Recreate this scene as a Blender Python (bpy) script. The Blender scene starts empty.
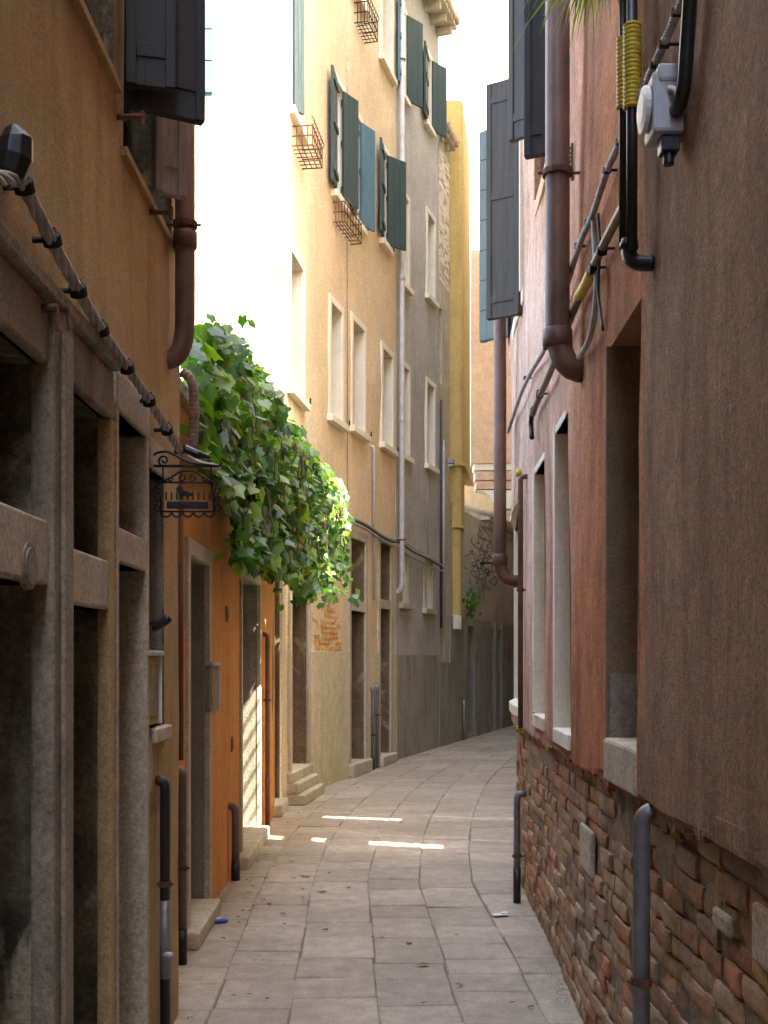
import bpy, math, random
from mathutils import Vector, Matrix, noise
R = math.radians
random.seed(7)
SC = bpy.context.scene
COL = SC.collection
# ------------------------------------------------------------ camera
F, CX, HY, EYE = 1150.0, 384.0, 660.0, 1.6
cam = bpy.data.cameras.new('camera'); co = bpy.data.objects.new('camera', cam); COL.objects.link(co)
co.location = (0, 0, EYE); co.rotation_euler = (R(90), 0, 0)
cam.sensor_fit = 'VERTICAL'; cam.sensor_height = 36; cam.sensor_width = 27
cam.lens = 36*F/1024; cam.shift_y = (HY-512)/1024; cam.clip_start = 0.05; cam.clip_end = 2000
SC.camera = co
# ------------------------------------------------------------ sky, sun, exposure
SUN = Vector((1.0, -0.35, 1.45)).normalized()
w = bpy.data.worlds.new('World'); SC.world = w; w.use_nodes = True
nt = w.node_tree; nt.nodes.clear()
sky = nt.nodes.new('ShaderNodeTexSky'); sky.sky_type = 'NISHITA'; sky.sun_disc = False
sky.sun_elevation = math.asin(SUN.z); sky.sun_rotation = math.atan2(SUN.x, SUN.y)
sky.air_density = 1.0; sky.dust_density = 4.0; sky.ozone_density = 0.7
bg = nt.nodes.new('ShaderNodeBackground'); bg.inputs[1].default_value = 0.15
wo = nt.nodes.new('ShaderNodeOutputWorld')
nt.links.new(sky.outputs[0], bg.inputs[0]); nt.links.new(bg.outputs[0], wo.inputs[0])
sl = bpy.data.lights.new('sun', 'SUN'); sl.energy = 3.4; sl.angle = R(0.5); sl.color = (1, .90, .76)
so = bpy.data.objects.new('sun', sl); COL.objects.link(so); so.rotation_euler = SUN.to_track_quat('Z', 'Y').to_euler()
so.location = (10, -3, 20)
SC.view_settings.view_transform = 'Standard'; SC.view_settings.look = 'None'
SC.view_settings.gamma = 1; SC.view_settings.exposure = 4.2
SC.render.engine = 'CYCLES'
SC.cycles.max_bounces = 10; SC.cycles.diffuse_bounces = 8; SC.cycles.sample_clamp_indirect = 6

# ------------------------------------------------------------ materials
def newmat(name):
    m = bpy.data.materials.new(name); m.use_nodes = True
    n = m.node_tree; n.nodes.clear()
    out = n.nodes.new('ShaderNodeOutputMaterial'); b = n.nodes.new('ShaderNodeBsdfPrincipled')
    n.links.new(b.outputs[0], out.inputs[0])
    return m, n, b, out
def N(n, t, **kw):
    x = n.nodes.new(t)
    for k, v in kw.items(): setattr(x, k, v)
    return x
def c4(c): return (c[0], c[1], c[2], 1)
def noise_n(n, vec, scale, detail=6, rough=.6, dist=0):
    x = N(n, 'ShaderNodeTexNoise'); x.inputs['Scale'].default_value = scale
    x.inputs['Detail'].default_value = detail; x.inputs['Roughness'].default_value = rough; x.inputs['Distortion'].default_value = dist
    n.links.new(vec, x.inputs['Vector']); return x.outputs['Fac']
def ramp(n, fac, a, b, ca=(0,0,0), cb=(1,1,1)):
    r = N(n, 'ShaderNodeValToRGB'); r.color_ramp.elements[0].position = a; r.color_ramp.elements[1].position = b
    r.color_ramp.elements[0].color = c4(ca); r.color_ramp.elements[1].color = c4(cb)
    n.links.new(fac, r.inputs[0]); return r.outputs[0]
def mix(n, fac, a, b, mode='MIX'):
    x = N(n, 'ShaderNodeMix', data_type='RGBA', blend_type=mode)
    for sock, v in ((0, fac), (6, a), (7, b)):
        if isinstance(v, (int, float)): x.inputs[sock].default_value = v
        elif isinstance(v, tuple): x.inputs[sock].default_value = c4(v)
        else: n.links.new(v, x.inputs[sock])
    return x.outputs[2]
def mapping(n, src, scale=(1,1,1), loc=(0,0,0)):
    x = N(n, 'ShaderNodeMapping'); x.inputs['Scale'].default_value = scale; x.inputs['Location'].default_value = loc
    n.links.new(src, x.inputs[0]); return x.outputs[0]
def bump(n, b, h, strength, dist):
    x = N(n, 'ShaderNodeBump'); x.inputs['Strength'].default_value = strength; x.inputs['Distance'].default_value = dist
    n.links.new(h, x.inputs['Height'])
    n.links.new(x.outputs[0], b.inputs['Normal']); return x
def wear(name, c1, c2, stain, grain=90, gs=1.0, streak=.5, rough=.92, bs=.5, bd=.006, patch=None, patch_amt=.6, blot=1.1, cracks=True, mott=.5):
    """weathered plaster or stone: blotches, vertical runs, fine grain, hairline cracks"""
    m, n, b, o = newmat(name)
    wm = lambda c: (c[0]*1.03, c[1], c[2]*.85)
    c1, c2, stain = wm(c1), wm(c2), wm(stain); patch = wm(patch) if patch else None
    tc = N(n, 'ShaderNodeNewGeometry').outputs['Position']
    sd = random.uniform(0, 50)
    v = mapping(n, tc, (1,1,1), (sd, sd*.3, sd*.7))
    big = noise_n(n, v, blot, 8, .65, .4)
    col = mix(n, ramp(n, big, .35, .65), c1, c2)
    med = noise_n(n, v, 6, 8, .7, .3)
    col = mix(n, mott, col, ramp(n, med, .25, .75, tuple(x*.62 for x in (1,1,1)), (1.30,1.26,1.2)), 'MULTIPLY')
    vs = mapping(n, tc, (3.2, 3.2, .4), (sd, 0, sd))
    st = noise_n(n, vs, 1.6, 8, .7, .2)
    sm = N(n, 'ShaderNodeMath', operation='MULTIPLY'); sm.inputs[1].default_value = streak
    n.links.new(ramp(n, st, .5, .74), sm.inputs[0])
    col = mix(n, sm.outputs[0], col, stain)
    if patch is not None:
        pn = noise_n(n, mapping(n, tc, (1,1,.7), (sd+9,3,sd)), 1.5, 10, .7, .5)
        pm = N(n, 'ShaderNodeMath', operation='MULTIPLY'); pm.inputs[1].default_value = patch_amt
        n.links.new(ramp(n, pn, .54, .60), pm.inputs[0])
        col = mix(n, pm.outputs[0], col, patch)
    g = noise_n(n, v, grain, 4, .7)
    sp = noise_n(n, mapping(n, tc, (1,1,1), (sd,9,sd)), grain*.45, 3, .8)
    col = mix(n, .75*gs, col, ramp(n, g, .32, .68, (.55,.55,.55), (1.35,1.35,1.35)), 'MULTIPLY')
    col = mix(n, .8*gs, col, ramp(n, sp, .60, .72, (1,1,1), (.62,.60,.56)), 'MULTIPLY')
    n.links.new(col, b.inputs['Base Color']); b.inputs['Roughness'].default_value = rough
    b.inputs['Specular IOR Level'].default_value = .2
    h = N(n, 'ShaderNodeMath', operation='MULTIPLY_ADD'); n.links.new(g, h.inputs[0]); h.inputs[1].default_value = .45
    n.links.new(med, h.inputs[2]); hh = h.outputs[0]
    if cracks:
        vo = N(n, 'ShaderNodeTexVoronoi', feature='DISTANCE_TO_EDGE'); vo.inputs['Scale'].default_value = .9
        dv = N(n, 'ShaderNodeMix', data_type='VECTOR'); dv.inputs[0].default_value = .12
        nz = N(n, 'ShaderNodeTexNoise'); nz.inputs['Scale'].default_value = 3; n.links.new(v, nz.inputs['Vector'])
        n.links.new(v, dv.inputs[4]); n.links.new(nz.outputs['Color'], dv.inputs[5]); n.links.new(dv.outputs[1], vo.inputs['Vector'])
        cr = ramp(n, vo.outputs['Distance'], 0, .006, (-.6,)*3, (0,0,0))
        a = N(n, 'ShaderNodeMath', operation='ADD'); n.links.new(hh, a.inputs[0]); n.links.new(cr, a.inputs[1]); hh = a.outputs[0]
    bump(n, b, hh, min(1, bs*1.5), bd*1.5)
    return m
def paint(name, c, rough=.5, metal=0, var=.35, scale=12, rust=None, rust_amt=.5, spec=.4):
    m, n, b, o = newmat(name)
    tc = N(n, 'ShaderNodeTexCoord').outputs['Object']
    a = noise_n(n, tc, scale, 8, .65, .3)
    col = mix(n, 1.0, c, ramp(n, a, .3, .7, (1-var,)*3, (1+var,)*3), 'MULTIPLY')
    if rust is not None:
        r = noise_n(n, mapping(n, tc, (1,1,.5), (4,2,7)), scale*1.3, 10, .75, .5)
        pm = N(n, 'ShaderNodeMath', operation='MULTIPLY'); pm.inputs[1].default_value = rust_amt
        n.links.new(ramp(n, r, .48, .6), pm.inputs[0]); col = mix(n, pm.outputs[0], col, rust)
    n.links.new(col, b.inputs['Base Color']); b.inputs['Roughness'].default_value = rough; b.inputs['Metallic'].default_value = metal
    b.inputs['Specular IOR Level'].default_value = spec
    bump(n, b, noise_n(n, tc, scale*5, 5, .6), .25, .003)
    return m
def wood(name, c, rough=.7):
    m, n, b, o = newmat(name)
    tc = N(n, 'ShaderNodeTexCoord').outputs['Object']
    a = noise_n(n, mapping(n, tc, (30,30,1.5)), 1.5, 8, .7, .4)
    col = mix(n, 1.0, c, ramp(n, a, .3, .7, (.6,.6,.6), (1.35,1.3,1.25)), 'MULTIPLY')
    f = noise_n(n, mapping(n, tc, (8,8,3), (3,1,6)), 2.2, 9, .75, .3)
    col = mix(n, ramp(n, f, .55, .70, (0,0,0), (.45,.45,.45)), col, tuple(min(1, x*1.6+.008) for x in c))
    n.links.new(col, b.inputs['Base Color']); b.inputs['Roughness'].default_value = rough
    bump(n, b, a, .5, .004); return m
def islands(name, c1, c2, c3, dirt, grain=60, bs=.6, bd=.004, rough=.85, dscale=2.0, damt=.7, spec=.25):
    """separate stones or bricks of one mesh, each of its own shade"""
    m, n, b, o = newmat(name)
    wm = lambda c: (c[0]*1.03, c[1], c[2]*.87)
    c1, c2, c3, dirt = wm(c1), wm(c2), wm(c3), wm(dirt)
    geo = N(n, 'ShaderNodeNewGeometry'); rnd = geo.outputs['Random Per Island']
    tc = N(n, 'ShaderNodeTexCoord').outputs['Object']
    cr = N(n, 'ShaderNodeValToRGB'); e = cr.color_ramp.elements
    e[0].position = 0; e[0].color = c4(c1); e[1].position = 1; e[1].color = c4(c3); k = e.new(.5); k.color = c4(c2)
    n.links.new(rnd, cr.inputs[0]); col = cr.outputs[0]
    a = noise_n(n, tc, 9, 8, .7, .3)
    col = mix(n, .8, col, ramp(n, a, .25, .75, (.55,.55,.55), (1.4,1.35,1.3)), 'MULTIPLY')
    d = noise_n(n, tc, dscale, 9, .7, .4)
    pm = N(n, 'ShaderNodeMath', operation='MULTIPLY'); pm.inputs[1].default_value = damt
    n.links.new(ramp(n, d, .45, .68), pm.inputs[0]); col = mix(n, pm.outputs[0], col, dirt)
    g = noise_n(n, tc, grain, 5, .7)
    col = mix(n, .6, col, ramp(n, g, .3, .7, (.6,.6,.6), (1.3,1.3,1.3)), 'MULTIPLY')
    n.links.new(col, b.inputs['Base Color']); b.inputs['Roughness'].default_value = rough
    b.inputs['Specular IOR Level'].default_value = spec
    h = N(n, 'ShaderNodeMath', operation='MULTIPLY_ADD'); n.links.new(g, h.inputs[0]); h.inputs[1].default_value = .5; n.links.new(a, h.inputs[2])
    bump(n, b, h.outputs[0], bs, bd); return m

M = {}
M['ochre_near'] = wear('ochre_plaster_near', (.46,.325,.165), (.39,.265,.13), (.22,.135,.075), grain=110, streak=.8, bs=.6, patch=(.30,.20,.115), patch_amt=.45)
M['stone_near'] = wear('portal_stone', (.36,.315,.265), (.22,.19,.16), (.09,.08,.065), grain=70, streak=.8, bs=.7, patch=(.28,.23,.19), patch_amt=.6, blot=2.5, mott=.8)
M['stone_pale'] = wear('pale_portal_stone', (.55,.485,.42), (.43,.375,.32), (.22,.19,.16), grain=70, streak=.5, bs=.5, blot=3)
M['jamb_dark'] = wear('grimy_shaded_cement', (.22,.205,.165), (.055,.052,.042), (.025,.023,.02), grain=60, streak=.8, bs=.8, patch=(.38,.35,.28), patch_amt=.8, blot=3, mott=.9)  # grime, with the shade of the deep openings put into the colour too
M['jamb_grey'] = wear('grey_cement', (.30,.28,.265), (.24,.225,.21), (.07,.063,.058), grain=80, streak=.5, bs=.4, blot=2, mott=.7)
M['orange'] = wear('orange_plaster', (.66,.30,.11), (.56,.23,.08), (.26,.12,.055), grain=90, streak=.6, bs=.4, patch=(.55,.32,.16), patch_amt=.5)
M['cream'] = wear('cream_plaster', (.50,.36,.20), (.42,.29,.15), (.25,.16,.08), grain=90, streak=.45, bs=.4)
M['peach'] = wear('peach_plaster', (.71,.565,.415), (.63,.49,.355), (.44,.36,.26), grain=50, streak=.4, bs=.3, patch=(.55,.50,.43), patch_amt=.6, blot=.5, mott=.4)
M['taupe'] = wear('taupe_plaster', (.48,.45,.47), (.40,.375,.39), (.23,.22,.215), grain=50, streak=.45, bs=.3, patch=(.46,.43,.42), patch_amt=.4, blot=.6)
M['lowgrey'] = wear('damp_cement', (.38,.355,.33), (.28,.26,.235), (.10,.085,.07), grain=50, streak=.7, bs=.4, patch=(.38,.33,.27), patch_amt=.5, blot=.9)
M['lowbeige'] = wear('beige_cement', (.62,.55,.44), (.54,.47,.36), (.22,.17,.12), grain=50, streak=.3, bs=.3, blot=.8)
M['lowdark'] = wear('dark_damp_cement', (.36,.35,.33), (.25,.24,.225), (.05,.045,.04), grain=50, streak=.7, bs=.4, patch=(.25,.23,.21), patch_amt=.5)
M['yellow'] = wear('yellow_plaster', (.56,.41,.17), (.50,.36,.14), (.36,.24,.10), grain=60, streak=.5, bs=.3, patch=(.60,.42,.2), patch_amt=.4)
M['salmon'] = wear('salmon_plaster', (.60,.42,.31), (.54,.36,.26), (.42,.27,.2), grain=60, streak=.3, bs=.3)
M['palepink'] = wear('pale_pink_plaster', (.80,.68,.60), (.76,.63,.55), (.66,.52,.44), grain=40, streak=.3, bs=.2)
M['sunwhite'] = wear('painted_sun_white', (.86,.82,.74), (.82,.77,.68), (.74,.66,.56), grain=40, streak=.3, bs=.15, cracks=False, mott=.15)  # glaring sun put into the end wall's colour: white in place of peach
M['pinkgrey'] = wear('faded_pink_plaster', (.50,.45,.40), (.40,.35,.31), (.2,.17,.145), grain=60, streak=.5, bs=.3, patch=(.42,.34,.28))
M['brown_near'] = wear('brown_roughcast', (.26,.19,.13), (.21,.15,.10), (.085,.06,.045), grain=120, streak=.45, bs=1.0, bd=.010, patch=(.15,.095,.07), patch_amt=.4, mott=.6)
M['terracotta'] = wear('terracotta_plaster', (.40,.22,.14), (.34,.18,.11), (.22,.12,.08), grain=90, streak=.7, bs=.4, patch=(.44,.24,.17), patch_amt=.5)
M['rose'] = wear('rose_plaster', (.56,.36,.29), (.50,.31,.25), (.34,.19,.14), grain=70, streak=.45, bs=.3, patch=(.46,.27,.21), patch_amt=.5)
M['istrian'] = wear('white_stone', (.76,.72,.66), (.68,.63,.57), (.44,.39,.33), grain=60, gs=.3, mott=.25, streak=.3, bs=.2, cracks=False, blot=3)
M['doorjamb'] = wear('brown_door_jamb', (.20,.14,.095), (.13,.09,.06), (.07,.05,.035), grain=60, streak=.6, bs=.4, patch=(.40,.33,.25), patch_amt=.7, blot=2.5)
M['istrian_dull'] = wear('dull_white_stone', (.52,.47,.40), (.42,.37,.31), (.24,.2,.17), grain=60, streak=.5, bs=.3, cracks=False, blot=3)
M['grit'] = islands('grit', (.24,.19,.14), (.34,.27,.20), (.20,.18,.11), (.1,.08,.06), grain=40)
M['palecream'] = wear('pale_cream_plaster', (.74,.68,.54), (.68,.61,.47), (.5,.43,.33), grain=60, streak=.4, bs=.3)
M['mortar'] = wear('mortar', (.38,.32,.26), (.22,.185,.15), (.06,.05,.042), grain=80, streak=.5, bs=.8, bd=.01, cracks=False, blot=3)
M['joint'] = wear('paving_joint', (.20,.175,.14), (.15,.13,.105), (.1,.085,.07), grain=60, streak=0, bs=.5, cracks=False)
M['paver'] = islands('trachyte_slabs', (.29,.25,.21), (.35,.30,.255), (.41,.355,.30), (.20,.165,.13), grain=70, bs=.5, bd=.003, rough=.62, dscale=1.3, damt=.55, spec=.4)
M['brick'] = islands('old_bricks', (.46,.21,.13), (.42,.27,.175), (.48,.36,.25), (.17,.14,.10), grain=70, bs=.9, bd=.008, dscale=3.2, damt=.8)
M['brick_far'] = islands('ochre_bricks', (.50,.26,.10), (.56,.33,.15), (.60,.42,.24), (.42,.27,.15), grain=60, damt=.5)
M['tile'] = islands('roof_tiles', (.42,.30,.22), (.5,.38,.28), (.55,.45,.34), (.2,.14,.1))
M['pipe_brown'] = paint('brown_pipe_paint', (.115,.055,.03), .6, 0, .45, 6, rust=(.19,.10,.055), rust_amt=.4)
M['pipe_light'] = paint('light_grey_pipe', (.42,.40,.38), .5, 0, .2, 6, rust=(.3,.22,.16), rust_amt=.3)
M['pipe_grey'] = paint('grey_zinc', (.20,.21,.215), .45, .4, .35, 10, rust=(.16,.10,.07), rust_amt=.6)
M['pipe_black'] = paint('black_pipe', (.018,.017,.016), .4, 0, .4, 10)
M['pipe_taupe'] = paint('taupe_pipe', (.15,.115,.10), .5, .2, .3, 8, rust=(.12,.06,.035), rust_amt=.6)
M['pipe_rust'] = paint('rusty_pipe', (.16,.085,.05), .7, .1, .4, 10, rust=(.22,.09,.04), rust_amt=.7)
M['iron'] = paint('wrought_iron', (.02,.017,.015), .55, .5, .4, 20)
M['rust'] = paint('rusted_iron', (.10,.05,.03), .8, .2, .5, 20, rust=(.2,.09,.04), rust_amt=.6)
M['cable'] = paint('grey_cable', (.33,.29,.26), .6, 0, .4, 14)
M['cable_dark'] = paint('dark_cable', (.05,.042,.036), .6, 0, .4, 14)
M['rubber'] = paint('black_tape', (.012,.012,.012), .35, 0, .3, 30)
M['yellow_plastic'] = paint('yellow_conduit', (.50,.36,.02), .45, 0, .25, 20)
M['grey_plastic'] = paint('grey_plastic', (.40,.41,.42), .5, 0, .15, 15)
M['white_plastic'] = paint('white_plastic', (.68,.66,.6), .5, 0, .15, 15)
M['flex'] = paint('ribbed_hose', (.20,.16,.13), .6, 0, .3, 15)
M['blue'] = paint('blue_print', (.03,.06,.45), .5)
M['sh_green'] = wood('dark_green_wood', (.026,.048,.042))
M['sh_teal'] = wood('teal_painted_wood', (.065,.14,.175))
M['sh_black'] = wood('blackened_wood', (.010,.011,.009))
M['sh_slate'] = wood('slate_green_wood', (.085,.125,.115))
M['sh_brown'] = wood('olive_brown_wood', (.05,.047,.038))
M['sh_greywood'] = wood('weathered_wood', (.30,.26,.23))
M['door_wood'] = wood('old_door_wood', (.09,.05,.03))
M['sash'] = wood('brown_sash', (.10,.075,.055))
M['door_dark'] = wood('dark_door_wood', (.035,.025,.02))
M['bark'] = wood('vine_bark', (.10,.07,.045), .9)
def glassm():
    m, n, b, o = newmat('window_glass'); b.inputs['Base Color'].default_value = (.02,.025,.03,1)
    b.inputs['Roughness'].default_value = .08; b.inputs['Specular IOR Level'].default_value = .6
    bump(n, b, noise_n(n, N(n,'ShaderNodeTexCoord').outputs['Object'], 4, 2), .1, .01); return m
M['glass'] = glassm()
def leafm(name, c1, c2, c3):
    m, n, b, o = newmat(name); n.nodes.remove(b)
    geo = N(n, 'ShaderNodeNewGeometry')
    cr = N(n, 'ShaderNodeValToRGB'); e = cr.color_ramp.elements
    e[0].color = c4(c1); e[1].color = c4(c3); k = e.new(.6); k.color = c4(c2)
    n.links.new(geo.outputs['Random Per Island'], cr.inputs[0])
    col = cr.outputs[0]
    d = N(n, 'ShaderNodeBsdfPrincipled'); d.inputs['Roughness'].default_value = .38; d.inputs['Specular IOR Level'].default_value = .5
    n.links.new(col, d.inputs['Base Color'])
    t = N(n, 'ShaderNodeBsdfTranslucent'); hc = mix(n, 1.0, col, (1.8,1.9,.4), 'MULTIPLY'); n.links.new(hc, t.inputs[0])
    mx = N(n, 'ShaderNodeMixShader'); mx.inputs[0].default_value = .42
    n.links.new(d.outputs[0], mx.inputs[1]); n.links.new(t.outputs[0], mx.inputs[2]); n.links.new(mx.outputs[0], o.inputs[0]); return m
M['leaf'] = leafm('vine_leaf', (.022,.065,.010), (.065,.16,.018), (.22,.33,.04))
M['dryleaf'] = leafm('dry_vine_leaf', (.10,.055,.02), (.17,.10,.035), (.26,.2,.07))
M['drygrass'] = leafm('hanging_leaf', (.09,.16,.03), (.14,.22,.04), (.3,.33,.1))

# ------------------------------------------------------------ objects helpers
def tag(o, label=None, cat=None, group=None, kind=None):
    if label: o['label'] = label
    if cat: o['category'] = cat
    if group: o['group'] = group
    if kind: o['kind'] = kind
    return o
def empty(name, loc, label, cat, group=None):
    o = bpy.data.objects.new(name, None); COL.objects.link(o); o.location = loc; o.empty_display_size = .1
    return tag(o, label, cat, group)
class MB:
    def __init__(s): s.v = []; s.f = []; s.m = []
    def quad(s, pts, mi=0):
        k = len(s.v); s.v += [tuple(p) for p in pts]; s.f.append(tuple(range(k, k+len(pts)))); s.m.append(mi)
    def hexa(s, p, mi=0):
        """p: 8 points, bottom 4 then top 4"""
        k = len(s.v); s.v += [tuple(q) for q in p]
        for f in ((0,3,2,1),(4,5,6,7),(0,1,5,4),(1,2,6,5),(2,3,7,6),(3,0,4,7)):
            s.f.append(tuple(k+i for i in f)); s.m.append(mi)
    def box(s, c, d, rz=0, mi=0, rx=0):
        mt = Matrix.Rotation(rz, 3, 'Z') @ Matrix.Rotation(rx, 3, 'X'); c = Vector(c); x, y, z = d[0]/2, d[1]/2, d[2]/2
        s.hexa([c + mt @ Vector(q) for q in ((-x,-y,-z),(x,-y,-z),(x,y,-z),(-x,y,-z),(-x,-y,z),(x,-y,z),(x,y,z),(-x,y,z))], mi)
    def tube(s, pts, r, n=10, mi=0, caps=True, twist=0):
        pts = [Vector(p) for p in pts]; rr = r if isinstance(r, (list, tuple)) else [r]*len(pts)
        t0 = (pts[1]-pts[0]).normalized(); up = Vector((0,0,1)) if abs(t0.z) < .9 else Vector((1,0,0))
        a = t0.cross(up).normalized(); k0 = len(s.v)
        for i, p in enumerate(pts):
            t = (pts[min(i+1, len(pts)-1)] - pts[max(i-1, 0)]).normalized()
            a = (a - t*a.dot(t)).normalized(); b = t.cross(a)
            for j in range(n):
                an = 2*math.pi*j/n
                s.v.append(tuple(p + (a*math.cos(an) + b*math.sin(an))*rr[i]))
        for i in range(len(pts)-1):
            for j in range(n):
                q = k0+i*n; s.f.append((q+j, q+(j+1)%n, q+n+(j+1)%n, q+n+j)); s.m.append(mi)
        if caps:
            s.f.append(tuple(k0+j for j in reversed(range(n)))); s.m.append(mi)
            q = k0+(len(pts)-1)*n; s.f.append(tuple(q+j for j in range(n))); s.m.append(mi)
    def build(s, name, mat, parent=None, smooth=False, bevel=0):
        me = bpy.data.meshes.new(name)
        org = Vector((0,0,0))
        if parent is not None: org = parent.location if parent.parent is None else parent.parent.location
        me.from_pydata([tuple(Vector(v)-org) for v in s.v] if parent is not None else s.v, [], s.f)
        for x in (mat if isinstance(mat, (list, tuple)) else [mat]): me.materials.append(x)
        if any(s.m): me.polygons.foreach_set('material_index', s.m)
        if smooth: me.polygons.foreach_set('use_smooth', [True]*len(s.f))
        me.update()
        o = bpy.data.objects.new(name, me); COL.objects.link(o)
        if parent is not None: o.parent = parent
        if bevel:
            b = o.modifiers.new('bevel', 'BEVEL'); b.width = bevel; b.segments = 2; b.limit_method = 'ANGLE'; b.harden_normals = False
        return o
def arc(p0, pc, p1, n=6):
    """quadratic bend from p0 round pc to p1"""
    p0, pc, p1 = Vector(p0), Vector(pc), Vector(p1)
    return [p0*(1-t)**2 + pc*2*t*(1-t) + p1*t*t for t in [i/n for i in range(n+1)]]
def at(px, py, Y): return Vector(((px-CX)*Y/F, Y, EYE-(py-HY)*Y/F))
class Line:
    """a house front in plan, seen from the alley; side +1 = left of the alley, -1 = right"""
    def __init__(s, pts, side=1, bulge=0):
        s.side = side; d = []
        for (x0,y0),(x1,y1) in zip(pts[:-1], pts[1:]):
            n = max(1, int(math.hypot(x1-x0, y1-y0)/.25))
            for i in range(n): d.append((x0+(x1-x0)*i/n, y0+(y1-y0)*i/n))
        d.append(pts[-1])
        for _ in range(2):
            d = [d[0]] + [((d[i-1][0]+2*d[i][0]+d[i+1][0])/4, (d[i-1][1]+2*d[i][1]+d[i+1][1])/4) for i in range(1, len(d)-1)] + [d[-1]]
        s.p = d; s.s = [0]
        for a, b in zip(d[:-1], d[1:]): s.s.append(s.s[-1]+math.hypot(b[0]-a[0], b[1]-a[1]))
        s.L = s.s[-1]; s.n = []
        for i in range(len(d)):
            a = d[max(i-1,0)]; b = d[min(i+1,len(d)-1)]; l = math.hypot(b[0]-a[0], b[1]-a[1])
            s.n.append(((b[1]-a[1])/l*side, -(b[0]-a[0])/l*side))
    def P(s, t, off=0, z=0):
        i = 0
        if t <= 0: i = 0
        elif t >= s.L: i = len(s.p)-2
        else:
            while s.s[i+1] < t: i += 1
        u = (t-s.s[i])/(s.s[i+1]-s.s[i]); uc = max(0, min(1, u))
        x = s.p[i][0]+(s.p[i+1][0]-s.p[i][0])*u; y = s.p[i][1]+(s.p[i+1][1]-s.p[i][1])*u
        nx = s.n[i][0]*(1-uc)+s.n[i+1][0]*uc; ny = s.n[i][1]*(1-uc)+s.n[i+1][1]*uc
        return Vector((x+nx*off, y+ny*off, z))
    def S(s, px, off=0):
        """arc length where the sight line at column px meets the front"""
        def g(t): p = s.P(t, off); return CX+F*p.x/p.y - px
        n = 600; prev = None
        for i in range(n+1):
            t = s.L*i/n; p = s.P(t, off)
            if p.y < .5: continue
            v = g(t)
            if prev is not None and prev[1]*v <= 0:
                a, b = prev[0], t
                for _ in range(30):
                    c = (a+b)/2
                    if g(a)*g(c) <= 0: b = c
                    else: a = c
                return (a+b)/2
            prev = (t, v)
        return 0 if abs(g(max(.01, 0))) < abs(g(s.L)) else s.L
    def SY(s, Y):
        for i in range(len(s.p)-1):
            if s.p[i][1] <= Y <= s.p[i+1][1]: return s.s[i]+(s.s[i+1]-s.s[i])*(Y-s.p[i][1])/(s.p[i+1][1]-s.p[i][1])
        return 0 if Y < s.p[0][1] else s.L
    def Z(s, px, py, off=0):
        p = s.P(s.S(px, off), off); return EYE-(py-HY)*p.y/F
    def W(s, px, py, off=0):
        t = s.S(px, off); p = s.P(t, off); p.z = EYE-(py-HY)*p.y/F; return p
    def yaw(s, t):
        a = s.P(t-.05); b = s.P(t+.05); return math.atan2(b.y-a.y, b.x-a.x)
def wbox(mb, ln, s0, s1, z0, z1, o0, o1, mi=0, seg=None):
    """box lying on the house front from s0 to s1, o0..o1 proud of it"""
    n = max(1, int(abs(s1-s0)/(seg or .6)))
    for k in range(n):
        a = s0+(s1-s0)*k/n; b = s0+(s1-s0)*(k+1)/n
        q = [ln.P(a,o0), ln.P(b,o0), ln.P(b,o1), ln.P(a,o1)]
        mb.hexa([Vector((v.x,v.y,z0)) for v in q]+[Vector((v.x,v.y,z1)) for v in q], mi)
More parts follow.
